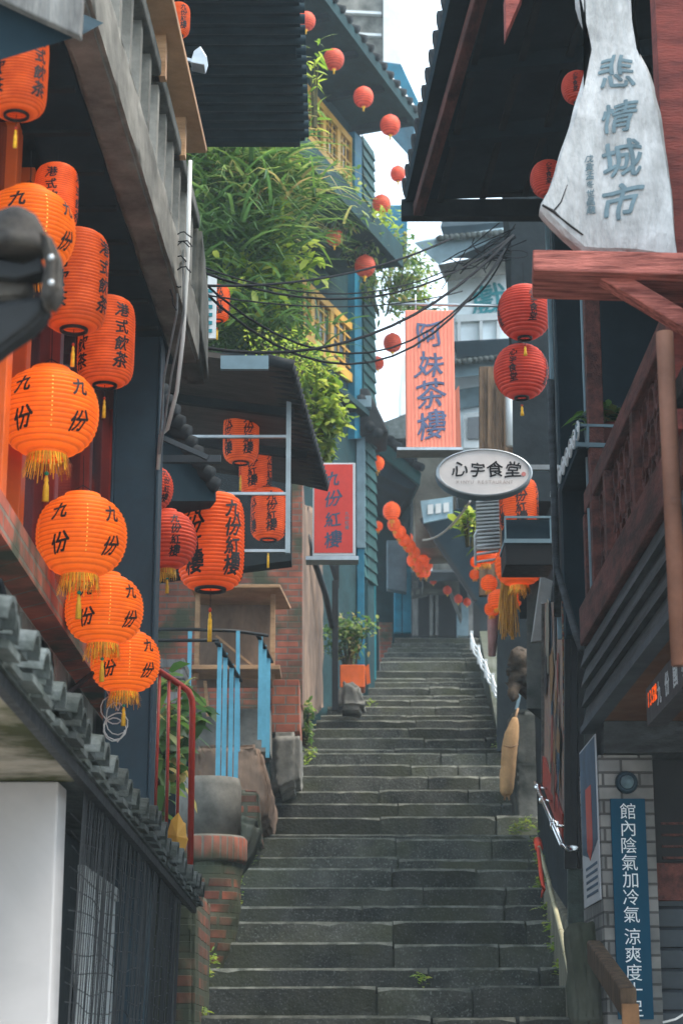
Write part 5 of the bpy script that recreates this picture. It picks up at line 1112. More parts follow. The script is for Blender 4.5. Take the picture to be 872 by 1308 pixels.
# roof overhead
za = 4.27
b = MB()
e0 = P(517, 262, 9.5); za = e0.z; e1 = PZ(574, 0, za); e1 = e1+(e1-e0)*.9; bz = PZ(607, 0, za); b0 = P(534, 266, 9.45); b0.z = za; b1 = bz+(bz-b0)*.9
b.hexa([e1, (4, e1.y, za+.5), (4, 9.5, za+.5), e0, e1+V((0, 0, .08)), (4, e1.y, za+.58), (4, 9.5, za+.58), e0+V((0, 0, .08))]); obj('roof_soffit', b, 'navydark', t)
b = MB(); b.bar(b0+V((0, 0, -.05)), b1+V((0, 0, -.05)), .055, .07); obj('barge_board', b, 'darkred', t, bev=.006)
b = MB()
for i in range(24):
    c = e0*(1-i/23)+e1*(i/23); b.tube([c+V((.0, 0, .09)), c+V((.4, .04, .2))], .06, 10)
obj('eave_tile', b, 'tiledark', t)
b = MB(); b.bar(e0+V((-.02, .0, -.03)), V((1.7, 9.5, za-.03)), .08, .1); b.bar(e0+V((.02, .02, .085)), V((1.7, 9.52, za+.13)), .06, .075); obj('gable_beam', b, 'darkwood', t, bev=.006)
b = MB()
for y in (8.7, 8.0, 7.3, 6.6): q_ = e0+(e1-e0)*((9.5-y)/(9.5-e1.y)); b.bar(q_+V((.14, 0, -.0)), V((2.2, y, za+.17)), .06, .08)
pieces('rafter', b, 'navydark', t)
b = MB()
for i in range(9):
    f_ = .08+i*.1; q0 = e0+(V((2.6, 9.5, za+.21))-e0)*f_; q1 = e1+(V((2.6, e1.y, za+.21))-e1)*f_; b.bar(q0+V((0, -.02, -.012)), q1+V((0, 0, -.012)), .03, .02)
pieces('batten', b, 'darkwood', t)
b = MB(); b.prism([P(645, -10, 5.8), P(668, -10, 5.8), P(646, 42, 5.8)], (0, .08, 0)); obj('rafter_end', b, 'redwood', t)
# brick pillar, blue sign, shutter below
x0, x1 = P(768, 1100, 8.5).x, P(838, 1100, 8.5).x
b = MB(); b.bb((x0, 8.5, -1.6), (x1, 9.2, zs0-.162)); obj('tiled_pillar', b, 'greytile', t, bev=.004)
b = MB(); b.bb((x1+.006, 8.62, .62), (2.6, 8.7, .78)); obj('shutter_hood', b, 'darkred', t)
b = MB()
for k in range(26): z = -1.6+k*.088; b.hexa([(x1+.004, 8.68, z), (2.6, 8.68, z), (2.6, 8.7, z), (x1+.004, 8.7, z), (x1+.004, 8.645, z+.07), (2.6, 8.645, z+.07), (2.6, 8.7, z+.086), (x1+.004, 8.7, z+.086)])
obj('roller_shutter', b, 'shutter', t)
b = MB(); b.bb((x1+.002, 8.725, -1.6), (2.6, 8.8, 1.24)); obj('shutter_back', b, 'black', t)
b = MB(); b.bb((x1+.004, 8.66, .785), (2.6, 8.72, 1.24)); obj('fanlight', b, 'black', t)
b = MB()
for k in range(4): b.bb((x1+.05, 8.64, .80+.05*k), (2.6, 8.655, .81+.05*k))
obj('fanlight_bar', b, 'darkred', t)
t = thing('air_notice', 'tall deep blue notice with white characters on the grey tiled pillar', 'notice', P(805, 1300, 8.48))
p, q = P(779, 1020, 8.48), P(823, 1020, 8.48); zb_ = P(800, 1302, 8.48).z
b = MB(); b.bb((p.x, 8.484, zb_), (q.x, 8.498, p.z)); obj('board', b, 'bluesign', t)
b = MB(); xc = (p.x+q.x)/2
zt = P(800, 1036, 8.48).z; zstep = (P(800, 1036, 8.48).z-P(800, 1168, 8.48).z)/6
for i, ch in enumerate('館內陰氣加冷氣'): write(b, ch, lambda x, y: V((xc-.002+x, 8.4815, zt-zstep*i+y)), .068, 1, .006, flat=V((0, 1, 0)))
for i, ch in enumerate('涼爽度十足'): write(b, ch, lambda x, y: V((xc-.002+x, 8.4815, P(800, 1196, 8.48).z-zstep*i*1.02+y)), .068, 1, .006, flat=V((0, 1, 0)))
obj('lettering', b, 'wtext', t)
t = thing('wall_bell', 'round dark grey alarm bell above the blue notice', 'bell', P(799, 1002, 8.45))
c = P(799, 1000, 8.5); b = MB(); along(b, [(.048, 0), (.05, .012), (.042, .03), (.03, .034), (.03, .02)], c, V((0, -1, 0))); obj('plate', b, 'navy', t)
b = MB(); along(b, [(.03, .02), (.028, .045), (.012, .05), (.012, .062), (.001, .064)], c, V((0, -1, 0)), 14); obj('hub', b, 'bluegrey', t)
b = MB(); p, q = P(825, 958, 6.2), P(900, 880, 6.2)
t = thing('hanging_lightbox', 'dark hanging lightbox with orange 135 and white 九份 characters, cut by the right edge', 'sign', P(860, 930, 6.4))
o_ = P(826, 928, 7.2); o2 = P(900, 846, 6.0); h_ = .14
b = MB(); sd_ = (o2-o_); sd_.z = 0; nn = V((-sd_.y, sd_.x, 0)).normalized(); nn = nn if nn.x > 0 else -nn
b.hexa([o_, o2, o2+nn*.07, o_+nn*.07, o_+V((0, 0, h_)), o2+V((0, 0, h_)), o2+nn*.07+V((0, 0, h_)), o_+nn*.07+V((0, 0, h_))]); obj('box', b, mat('charcoal_box', (.05, .047, .05), .6, .2, 4, .1), t)
L_ = sd_.length; sdn = (o2-o_).normalized()
b = MB()
for i, ch in enumerate('九份國小'): write(b, ch, lambda x, y: o_+sdn*(L_*(.26+.145*i)+x)-nn*.003+V((0, 0, h_*.5+y)), .085, 1, .012, flat=nn)
obj('lettering', b, 'wtext', t)
b = MB()
for i, ch in enumerate('135號'): write(b, ch, lambda x, y: o_+sdn*(L_*(.055+.045*i)+x)-nn*.003+V((0, 0, h_*.62+y)), .06, 1, .012, flat=nn)
obj('number_lettering', b, 'lit', t)
# slender near post
b = MB(); x = P(862, 600, 5.4).x; b.tube([P(848, 425, 5.4), P(858, 640, 5.4), P(868, 850, 5.4)], .026, 10); b.tube([P(858, 638, 5.4), P(858.5, 648, 5.4)], .026, 10)
tag(obj('bamboo_post', b, mat('reddish_pole', (.22, .1, .065), .7, .35, 3, .2)), 'slender reddish brown pole close to the camera at the right edge', 'pole')
b = MB(); b.bb((P(858, 520, 5.5).x, 5.3, P(858, 522, 5.5).z), (P(900, 520, 5.5).x, 5.5, P(858, 496, 5.5).z)); tag(obj('pole_clamp_box', b, 'black'), 'small black box fixed to the reddish pole', 'box')
b = MB(); b.bb((P(860, 500, 5.9).x, 5.9, 1.9), (P(900, 500, 5.9).x, 6.0, 3.9)); tag(obj('red_column', b, 'redwood'), 'dark red square column behind driftwood sign at right frame edge', 'column')
# driftwood sign on its beam
Yd = 5.75; t = thing('driftwood_sign', 'large whitish driftwood slab painted 悲情城市 standing on a red beam', 'sign', P(790, 325, Yd))
out = [(733, -40), (737, 0), (748, 28), (752, 60), (747, 84), (740, 112), (729, 150), (716, 190), (707, 222), (700, 242), (691, 258), (690, 266), (696, 274), (712, 290), (730, 308), (745, 320), (800, 322), (845, 327), (867, 330), (862, 290), (858, 240), (850, 190), (843, 140), (836, 108), (826, 82), (815, 56), (808, 20), (804, -40)]
from mathutils.geometry import tessellate_polygon
def slab(name, out, Y, th, m, parent, rough=.012, res=9):
    """an irregular slab: dense grid inside the outline, front face gently uneven"""
    poly = [P(u, v, Y) for u, v in out]; dense = []
    for a, c in zip(poly, poly[1:]+poly[:1]):
        n = max(1, int((c-a).length/.03))
        for k in range(n):
            p = a+(c-a)*k/n; q = noise.noise((p.x*9, 0, p.z*9))*.006; dense.append(p+V((q, 0, q)))
    cen = sum(dense, V())/len(dense); rings = []
    bm = bmesh.new(); n = len(dense)
    f0 = [bm.verts.new(p+V((0, th*.25, 0))) for p in dense]
    f1 = [bm.verts.new(p+(cen-p).normalized()*.014) for p in dense]
    bk = [bm.verts.new(p+V((0, th, 0))) for p in dense]
    for i in range(n):
        j = (i+1) % n; bm.faces.new((f0[i], f0[j], f1[j], f1[i])); bm.faces.new((f0[j], f0[i], bk[i], bk[j]))
    fr = bm.faces.new(f1); br_ = bm.faces.new(bk[::-1])
    r = bmesh.ops.triangulate(bm, faces=[fr])
    bmesh.ops.recalc_face_normals(bm, faces=bm.faces)
    mb = MB(); bm.verts.index_update(); mb.add([v.co.copy() for v in bm.verts], [tuple(v.index for v in f.verts) for f in bm.faces]); bm.free()
    return obj(name, mb, m, parent)
slab('slab', out, Yd, .06, 'drift', t)
b = MB(); b.tube([P(692, 262, Yd-.001), P(706, 270, Yd-.002), P(715, 278, Yd-.002), P(730, 290, Yd-.002), P(744, 300, Yd-.002)], [.004, .006, .003, .004, .003], 5); b.tube([P(706, 270, Yd-.002), P(716, 258, Yd-.002), P(724, 236, Yd-.002)], [.003, .002, .001], 5)
pieces('crack', b, 'ink', t)
b = MB(); wd = lambda cx, cy: (lambda x, y: P(cx, cy, Yd)+V((x, -.006, y)))
for ch, u, v, s_ in (('悲', 787, 93, .105), ('情', 789, 150, .108), ('城', 793, 204, .118), ('市', 792, 258, .125)): write(b, ch, wd(u, v), s_, 1, .02, True, flat=V((0, 1, 0)))
obj('lettering', b, 'inkgrey', t)
b = MB(); write(b, '戊寅孟冬世昌題', wd(753, 236), .026, .03, .02, True, flat=V((0, 1, 0))); obj('small_lettering', b, 'inkgrey', t)
t = thing('sign_beam', 'weathered red timber beam with diagonal brace carrying the driftwood sign', 'beam', P(780, 350, Yd))
p, q = P(684, 356, 5.55), P(905, 362, 5.55); zt = P(780, 318, 5.62).z
b = MB(); b.hexa([(p.x, 5.62, zt-.072), (q.x, 5.62, zt-.088), (q.x, 5.86, zt-.088), (p.x+.02, 5.86, zt-.072), (p.x, 5.62, zt), (q.x, 5.62, zt-.012), (q.x, 5.86, zt-.012), (p.x+.02, 5.86, zt)]); obj('beam', b, 'redbeam', t, bev=.006)
b = MB(); b.bar(P(768, 350, 5.7), P(905, 432, 5.7), .07, .055); obj('brace', b, 'redbeam', t, bev=.006)

# ================================================================== RIGHT: planter shelf, lamp box, louvre
t = thing('planter_shelf', 'dark wall shelf with white scroll ironwork holding potted plants', 'shelf', P(750, 600, 8.6))
pa, pb = P(738, 570, 8.6), P(803, 570, 8.6); b = MB(); b.hexa([P(738, 572, 8.3), P(803, 572, 8.3), P(790, 630, 9.4), P(716, 630, 9.4)]+[P(738, 566, 8.3), P(803, 566, 8.3), P(790, 622, 9.4), P(716, 622, 9.4)]); obj('tray', b, 'navydark', t)
b = MB()
for u, v, Y in ((736, 542, 8.32), (750, 542, 8.3), (803, 544, 8.3)): b.bar(P(u, v, Y), P(u, v+30, Y), .012, .012)
b.bar(P(736, 543, 8.3), P(803, 545, 8.3), .012, .012); b.bar(P(736, 568, 8.3), P(803, 570, 8.3), .014, .02); obj('frame', b, 'bluegrey', t)
b = MB()
for i in range(8):
    f_ = i/7; c = P(737-32*f_, 552+78*f_, 8.3+1.1*f_); pts = [c+V((0, (.05+.02*math.cos(a*.25))*math.cos(a)*(1-a/14), .055*math.sin(a)*(1-a/14))) for a in [k*.5 for k in range(20)]]; b.tube(pts, .005, 5)
pieces('scroll', b, 'alu', t)
t = thing('potted_plant', 'dark leafy plant in a terracotta pot on the scroll ironwork shelf', 'plant', P(768, 566, 8.45))
b = MB(); c = P(770, 566, 8.45); b.bb((P(752, 560, 8.45).x, 8.42, c.z), (P(792, 560, 8.45).x, 8.6, P(770, 540, 8.45).z)); obj('pot', b, 'terracotta', t, bev=.01)
R = random.Random(5); b = MB()
for i in range(90): leaf(b, P(768+R.gauss(0, 10), 532+R.gauss(0, 6), 8.5), (R.gauss(0, 1), R.gauss(0, .7), R.uniform(-.1, 1.2)), R.uniform(.06, .14), .035, .5, 3, R)
obj('foliage', b, 'leafA', t)
t = thing('lamp_box', 'black wall lamp box with pale strip beside the oval sign', 'lamp', P(675, 720, 10.6))
p, q = P(645, 722, 10.6), P(705, 658, 10.6); zm = P(675, 690, 10.6).z
b = MB(); b.bb((p.x, 10.6, p.z), (q.x, 10.9, zm-.02)); obj('lower_box', b, 'black', t, bev=.006)
b = MB(); b.bb((p.x-.004, 10.59, zm-.018), (q.x, 10.92, zm+.006)); obj('pale_strip', b, 'bluegrey', t)
b = MB(); b.bb((p.x+.01, 10.62, zm+.008), (q.x-.01, 10.9, q.z-.02)); obj('upper_box', b, 'navydark', t)
b = MB()
for x in (p.x+.004, q.x-.012): b.bar(V((x, 10.6, zm)), V((x, 10.6, q.z-.015)), .01, .01)
b.bar(V((p.x, 10.6, q.z-.012)), V((q.x, 10.6, q.z-.012)), .012, .012); obj('frame', b, 'bluegrey', t)
t = thing('white_louvre', 'white slatted metal louvre standing out from the right wall', 'louvre', P(625, 715, 17))
b = MB(); pa, pb = P(609, 700, 17), P(637, 640, 17)
for i in range(14):
    z = pb.z-(pb.z-pa.z)*i/13; b.hexa([(pa.x-.0, 17, z-.012), (pb.x, 17, z+.002), (pb.x, 17.08, z+.002), (pa.x, 17.08, z-.012), (pa.x, 17, z+.004), (pb.x, 17, z+.018), (pb.x, 17.08, z+.018), (pa.x, 17.08, z+.004)])
pieces('slat', b, 'offwhite', t)
b = MB(); b.bb((pa.x, 17.09, pa.z), (pb.x, 17.12, pb.z)); obj('back', b, 'beige', t)
t = thing('white_basket', 'white wire rack hanging below the slatted louvre', 'rack', P(625, 715, 16.8))
b = MB()
for i in range(5): b.tube([P(607, 720-10*i if i < 4 else 678, 16.8), P(609, 718-10*i, 16.8), P(636, 714-9.6*i, 16.8)], .012, 6)
b.tube([P(607, 722, 16.8), P(606, 684, 16.8), P(609, 678, 16.8)], .012, 6); obj('wire_frame', b, 'alu', t)
# gold tassel and pink pole
t = thing('gold_tassel', 'long shaggy golden tassel hanging among the orange lanterns on right', 'tassel', P(648, 815, 15.8))
R = random.Random(9); b = MB()
for i in range(150):
    u = 641+R.random()*13; p = P(u, 726+R.uniform(0, 8), 15.8+R.uniform(-.05, .05)); q = P(u+R.gauss(2, 4), R.uniform(778, 818), 15.8+R.uniform(-.07, .07)); b.tube([p, (p+q)/2+V((R.gauss(0, .008), 0, 0)), q], .0045, 4, False)
obj('strands', b, 'rope', t); b = MB(); b.lathe([(.05, -.03), (.06, 0), (.04, .05), (.01, .07)], P(647, 728, 15.8), 12); obj('head', b, 'goldsilk', t)
b = MB(); b.tube([P(629, 755, 17.5), P(629, 800, 17.5), P(628, 838, 17.5)], [.05, .05, .035], 8); tag(obj('pink_banner', b, mat('pink_cloth', (.55, .3, .28), .8, .25, 6, .3)), 'rolled pink cloth hanging beneath the orange lanterns', 'banner')

# ================================================================== RIGHT: retaining wall, poster, handrails
W0 = V((1.1, 8.7, 0)); W1 = V((1.75, 18.0, 0)); WD = (W1-W0).normalized()
def WW(u, v, off=0): n_ = V((WD.y, -WD.x, 0)); o_ = W0-n_*off; return PW(u, v, (o_.x, o_.y), (WD.x, WD.y))
def wz(s_, off, z): n_ = V((WD.y, -WD.x, 0)); q = W0+WD*s_-n_*off; return V((q.x, q.y, z))
t = thing('retaining_wall', 'stained dark retaining wall with mossy foot along the right of the steps', 'wall', (1.3, 12, -1.6))
Lw = (W1-W0).length
b = MB(); b.hexa([wz(.15, 0, -1.7), wz(Lw, 0, -1.7), wz(Lw, -.4, -1.7), wz(.15, -.4, -1.7), wz(.15, 0, .35), wz(Lw, 0, 1.6), wz(Lw, -.4, 1.6), wz(.15, -.4, .35)]); obj('wall', b, mat('streaked_concrete', (.24, .21, .16), .85, scale=3, bump=.5, col2=(.06, .065, .04), stretch=(2.5, 2.5, .35)), t, bev=.02)
b = MB(); b.hexa([wz(2.6, -.05, .5), wz(Lw, -.05, 1.3), wz(Lw, -.3, 1.3), wz(2.6, -.3, .5), wz(2.6, -.05, 3.3), wz(Lw, -.05, 4.6), wz(Lw, -.3, 4.6), wz(2.6, -.3, 3.3)]); obj('upper_wall', b, 'darkwood', t)
t = thing('painted_panel', 'tall dark painted panel board on the right retaining wall', 'panel', WW(708, 1000))
b = MB(); a1 = [WW(694, 770, .05), WW(717, 768, .05), WW(720, 1060, .05), WW(693, 1000, .05)]; b.prism(a1, (.05, 0, 0)); obj('board', b, 'art', t)
b = MB(); b.prism([WW(693, 965, .053), WW(697, 968, .053), WW(719, 1040, .053), WW(719, 1072, .053), WW(693, 1000, .053)], (-.008, 0, 0)); obj('red_band', b, 'redpaint', t)
R = random.Random(23); cols = [mat('mural_'+n_, c_, .6, .3, 9, .1) for n_, c_ in (('ochre', (.2, .1, .03)), ('black', (.02, .02, .025)), ('cream', (.2, .18, .14)), ('blue', (.02, .06, .1)), ('brown', (.1, .045, .03)), ('scarlet', (.22, .03, .02)))]
for i in range(26):
    u = R.uniform(696, 713); v = R.uniform(780, 980)+(u-696)*2.2; q = MB(); n_ = 7
    a_, h_ = R.uniform(1, 3.4), R.uniform(16, 60)
    q.prism([WW(u+a_*math.cos(2*math.pi*k/n_)*R.uniform(.25, 1.3), v+h_*math.sin(2*math.pi*k/n_)*R.uniform(.3, 1.2), .0525+.0006*i) for k in range(n_)], (.002, 0, 0)); obj('painted_patch', q, cols[i % 6], t)
b = MB(); b.bar(WW(693, 770, .06), WW(692.5, 1000, .06), .02, .02); obj('edge_strip', b, 'greywood', t)
# dark gate posts between panel and pillar
t = thing('dark_gate', 'dark green metal gate panel between painted panel and tiled pillar', 'gate', P(732, 1070, 9.6))
b = MB()
for u in (724, 732, 741): b.bar(P(u, 1110, 9.6), P(u, 800, 9.6), .03, .03)
pieces('post', b, 'black', t)
b = MB(); b.prism([P(723, 820, 9.7), P(746, 820, 9.7), P(746, 1250, 9.7), P(726, 1250, 9.7)], (0, .05, 0)); obj('panel', b, mat('green_glazed_panel', (.04, .06, .055), .4, .5, 14, .3), t)
t = thing('event_poster', 'narrow weathered poster with red stripe on the pillar side', 'poster', P(752, 1140, 8.6))
xx = x0-.003
def pil(u, v): return PX(u, v, x0-.004)
def pq(ya, yb, za_, zb_): return [(x0-.006, ya, za_), (x0-.006, yb, za_), (x0-.006, yb, zb_), (x0-.006, ya, zb_)]
pt_, pb_ = P(757, 940, 8.6).z, P(757, 1150, 8.6).z
b = MB(); b.prism(pq(8.54, 9.12, pb_, pt_), (.005, 0, 0)); obj('sheet', b, 'paper', t)
b = MB(); b.prism([(x0-.008, y, z) for y, z in ((8.56, pt_-.01), (9.1, pt_-.01), (9.1, pb_+.24), (8.82, pb_+.2), (8.56, pb_+.26))], (.0015, 0, 0)); obj('picture', b, 'postblue', t)
b = MB(); b.prism([(x0-.0095, y, z) for y, z in ((8.72, pt_-.2), (8.92, pt_-.2), (8.92, pb_+.24), (8.82, pb_+.19), (8.72, pb_+.25))], (.001, 0, 0)); obj('red_stripe', b, 'postred', t)
b = MB()
for k in range(5): b.prism([(x0-.008, y, z) for y, z in ((8.6, pb_+.17-.03*k), (9.0, pb_+.17-.03*k), (9.0, pb_+.158-.03*k), (8.6, pb_+.158-.03*k))], (.0015, 0, 0))
obj('text_line', b, 'postblue', t)
# stainless handrail
t = thing('steel_handrail', 'short polished stainless handrail fixed to the right wall above the bamboo', 'handrail', P(720, 1085, 10.5))
h = [WW(683, 1000, .12), WW(688, 1012, .12), WW(718, 1080, .12), WW(724, 1084, .1), WW(735, 1083, .02)]
b = MB(); b.tube(h, .013, 8); obj('rail', b, 'chrome', t)
for u, v in ((686, 1006), (692, 1022), (707, 1054)):
    b = MB(); p = WW(u, v, .12); b.tube([p, p+V((.08, 0, -.01))], .008, 6); b.lathe([(.02, -.02), (.022, 0), (.02, .02)], p, 8); obj('bracket', b, 'chrome', t)
# bamboo rail
t = thing('bamboo_rail', 'long bamboo pole handrail leaning down along the right of the steps', 'handrail', P(740, 1308, 9))
pts = [WW(685, 1072, .06), WW(700, 1125, .06), WW(716, 1190, .06), WW(729, 1250, .06), WW(741, 1320, .06)]
b = MB(); b.tube(pts, .014, 8)
for i in range(9):
    f_ = i/8*(len(pts)-1); k = min(int(f_), len(pts)-2); p = pts[k].lerp(pts[k+1], f_-k); d = (pts[k+1]-pts[k]).normalized(); b.tube([p-d*.008, p+d*.008], .0175, 8)
obj('pole', b, 'bamboo', t)
b = MB(); b.tube([WW(686, 1074, .06), WW(688, 1084, .06)], .03, 8); b.tube([WW(687, 1084, .1), WW(691, 1120, .1), WW(694, 1136, .1), WW(691, 1146, .1)], [.012, .014, .012, .006], 6); obj('red_tie', b, 'redsilk', t)
b = MB(); b.tube([P(756, 1218, 8.7), P(770, 1228, 8.3), P(800, 1272, 7.2)], .0, 4) if False else b.bar(P(758, 1216, 8.6), P(802, 1280, 7.2), .06, .10)
t = thing('timber_handrail', 'weathered brown timber handrail end with metal corner plate, bottom right', 'handrail', P(795, 1300, 7.2))
obj('rail', b, 'brownwood', t, bev=.008)
b = MB(); p = P(804, 1295, 7.18); b.box((p.x, 7.17, p.z-.02), (.062, .012, .11)); obj('end_plate', b, mat('rusty_plate', (.25, .12, .05), .6, .4, 8, .3), t, bev=.003)
b = MB(); b.tube([P(745, 1190, 8.9), P(752, 1240, 8.8), P(758, 1320, 8.7)], [.1, .1, .11], 10); tag(obj('concrete_post', b, 'concmoss', rough=.04, cell=.05), 'mossy rough concrete post under the timber handrail', 'post')
b = MB(); b.tube([P(846, 1306, 6.5), P(862, 1302, 6.5), P(885, 1288, 6.5)], .004, 6); tag(obj('grey_cable', b, 'cablewhite'), 'thin pale cable at the bottom right corner by the shutter', 'cable')

# pedestal, guardian lion, wrapped parasol, posts
t = thing('lion_pedestal', 'tall grey concrete pedestal block beside the steps on the right', 'pedestal', P(675, 1040, 18.6))
p, q = P(657, 1045, 18.4), P(697, 905, 18.4); b = MB(); b.bb((p.x, 18.4, p.z-.3), (q.x+.3, 19.0, q.z)); obj('block', b, 'concdark', t, bev=.03, rough=.015)
c = P(672, 905, 18.65); t = thing('guardian_lion', 'weathered brown guardian lion statue sitting on the grey pedestal', 'statue', c)
me = bpy.data.meshes.new('lion'); sk = [(0, 0, .06, .13), (.0, -.03, .2, .14), (-.02, -.08, .3, .12), (-.05, -.12, .42, .11), (-.07, -.24, .4, .06), (-.12, -.14, .18, .05), (-.13, -.2, .03, .05), (.06, -.16, .18, .05), (.06, -.22, .03, .05), (.16, .0, .08, .09), (.15, -.14, .03, .05), (.12, .12, .18, .05), (.14, .18, .34, .06), (-.01, -.08, .5, .035), (-.12, -.08, .5, .035)]
ed = [(0, 1), (1, 2), (2, 3), (3, 4), (2, 5), (5, 6), (2, 7), (7, 8), (0, 9), (9, 10), (0, 11), (11, 12), (3, 13), (3, 14)]
me.from_pydata([s_[:3] for s_ in sk], ed, []); lo = bpy.data.objects.new('lion_tmp', me); C.objects.link(lo)
m_ = lo.modifiers.new('s', 'SKIN'); 
for i, s_ in enumerate(sk): me.skin_vertices[0].data[i].radius = (s_[3], s_[3])
me.skin_vertices[0].data[0].use_root = True
lo.modifiers.new('u', 'SUBSURF').levels = 2; lo.modifiers['u'].render_levels = 2
bpy.context.view_layer.update()
m2 = bpy.data.meshes.new_from_object(lo.evaluated_get(bpy.context.evaluated_depsgraph_get())); bpy.data.objects.remove(lo)
b = MB(); b.add([c+V(v.co)*1.12 for v in m2.vertices], [tuple(f.vertices) for f in m2.polygons], True); R = random.Random(2)
for i in range(len(b.v)): b.v[i] = b.v[i]+V((noise.noise(b.v[i]*22), noise.noise(b.v[i]*22+V((5, 0, 0))), noise.noise(b.v[i]*22+V((0, 7, 0)))))*.018
obj('body', b, 'statue', t)
b = MB()
for i in range(16):
    a = i*.4; b.lathe([(.001, -.03), (.03, -.015), (.034, .0), (.02, .025), (.001, .03)], c+1.12*V((-.05+.1*math.cos(a), -.1+.08*math.sin(a), .38+.09*math.sin(a*1.7))), 8)
obj('mane_curls', b, 'statue', t)
t = thing('wrapped_parasol', 'closed parasol wrapped in tan canvas leaning at the step edge', 'parasol', P(648, 1022, 18.0))
b = MB(); pts = [(657, 918, .02), (656, 926, .04), (653, 938, .058), (650, 960, .064), (648, 985, .063), (647, 1004, .058), (646, 1012, .05), (646, 1016, .03)]; b.tube([P(u, v, 18.2-.002*(v-918)) for u, v, r in pts], [r*1.15 for u, v, r in pts], 12); obj('canvas', b, 'canvas', t, bev=.001, rough=.014, cell=.04)
b = MB()
for u, v in ((652, 952), (648, 992)): b.tube([P(u-9, v, 18.05), P(u, v+3, 17.98), P(u+9, v-1, 18.05)], .008, 6)
pieces('tie', b, 'tan', t)
b = MB(); b.tube([P(657, 920, 18.2), P(661, 905, 18.25)], .012, 6); b.tube([P(646, 1010, 18.0), P(644, 1022, 18.0)], .01, 6); b.tube([P(648, 1010, 18.0), P(650, 1022, 18.0)], .01, 6); obj('pole', b, 'tan', t)
b = MB(); b.bar(P(664, 945, 21.4), P(663, 770, 21.4), .11, .1); tag(obj('green_post', b, 'tealdark', bev=.008), 'dark green square post behind the gold tassel, right of steps', 'post')
b = MB(); b.bar(P(656, 920, 19.6), P(669, 862, 19.6), .03, .03); tag(obj('grey_pole', b, 'bluegrey'), 'slanting grey pole leaning against the lion statue', 'pole')
b = MB(); b.prism([P(612, 806, 27), P(625, 806, 27), P(648, 945, 21.0), P(636, 940, 21.0), P(614, 866, 26)], (.3, .1, 0)); tag(obj('side_wall', b, 'concmoss'), 'mossy low wall climbing along the right of the upper steps', 'wall')
t = thing('chain_railing', 'white chain hung railing at the top right of the steps', 'railing', P(615, 866, 26))
b = MB()
for i in range(4):
    for k in range(3):
        a = P(601+9*i, 809+18*i+6*k, 26.5-1.2*i); c_ = P(610+9*i, 828+18*i+6*k, 25.3-1.2*i); b.tube([a, a.lerp(c_, .5)+V((0, 0, -.05)), c_], .014, 5)
obj('chain', b, 'alu', t)
b = MB()
for i in range(5): b.bar(P(602+9*i, 806+18*i, 26.5-1.2*i), P(602+9*i, 830+18*i, 26.5-1.2*i), .04, .04)
pieces('post', b, 'alu', t)
b = MB(); b.prism([P(690, 735, 12.2), P(706, 742, 12.2), P(697, 818, 12.2), P(678, 820, 12.2)], (0, .05, 0)); tag(obj('slanted_board', b, 'ply', bev=.006), 'grey weathered board hanging slanted beside the painted panel', 'board')
# timber and dark houses behind the oval sign
t = thing('plank_house', 'weathered vertical plank house behind the ball lanterns with white downpipe', 'house', P(635, 700, 20))
b = MB()
for i in range(9): u = 612+5.2*i; b.prism([P(u, 468, 20+.02*(i % 2)), P(u+5, 468, 20+.02*(i % 2)), P(u+5, 760, 20+.02*(i % 2)), P(u, 760, 20+.02*(i % 2))], (0, .1, 0))
obj('plank', b, 'brownwood', t)
b = MB(); b.tube([P(651, 470, 19.8), P(651, 570, 19.8)], .05, 8); obj('downpipe', b, 'alu', t)
b = MB(); b.prism([P(648, 480, 20.2), P(760, 480, 20.2), P(760, 960, 20.2), P(634, 960, 20.2), P(634, 760, 20.2)], (.5, 1, 0)); obj('dark_wall', b, 'darkwood', t)
b = MB(); b.prism([P(640, 240, 13.5), P(730, 240, 13.5), P(730, 640, 13.5), P(655, 640, 13.5), P(652, 300, 13.5)], (.4, 4, 0)); tag(obj('dark_upper_house', b, 'darkwood'), 'dark timber upper house behind ball lanterns on the right', 'house')
b = MB(); b.prism([P(672, 740, 14.5), P(712, 740, 14.5), P(712, 905, 14.5), P(672, 905, 14.5)], (.3, 1, 0)); tag(obj('dark_recess_wall', b, 'concdark'), 'dark stained wall recess behind guardian lion and slanted board', 'wall')

# ================================================================== CABLES across the alley
def sag(p, q, s_, n=14): return [p.lerp(q, i/n)+V((0, 0, -4*s_*(i/n)*(1-i/n))) for i in range(n+1)]
CG = 'black cables strung across the alley'
hub = P(655, 300, 12.0)
for i, (p, q, s_, r, lb) in enumerate([
    (P(205, 362, 8.6), P(575, 305, 12), .12, .011, 'thick black cable crossing the alley in front of the shrubs, highest of them'),
    (P(240, 340, 9), hub, .3, .010, 'black cable passing just above the lower yellow window to right house'),
    (P(205, 432, 8.6), hub, .35, .013, 'thickest dark blue black cable drooping lowest across the alley'),
    (P(243, 345, 9), P(640, 330, 12), .55, .009, 'thin black cable sagging in front of the lower yellow window'),
    (P(243, 355, 9), P(645, 318, 12), .62, .010, 'black cable sagging deepest over the lower yellow window'),
    (P(236, 372, 9), P(590, 372, 13), .1, .007, 'thin cable running level to the top of salmon sign'),
    (P(590, 388, 13), hub, .1, .010, 'black cable rising from salmon sign to wire tangle'),
    (P(243, 335, 9), P(590, 335, 12.5), .2, .007, 'thin black cable in the middle of the bundle beside the balcony end')]):
    b = MB(); b.tube(sag(p, q, s_), r*.68, 6); tag(obj('cable', b, 'cable'), lb, 'cable', CG)
R = random.Random(31); b = MB()
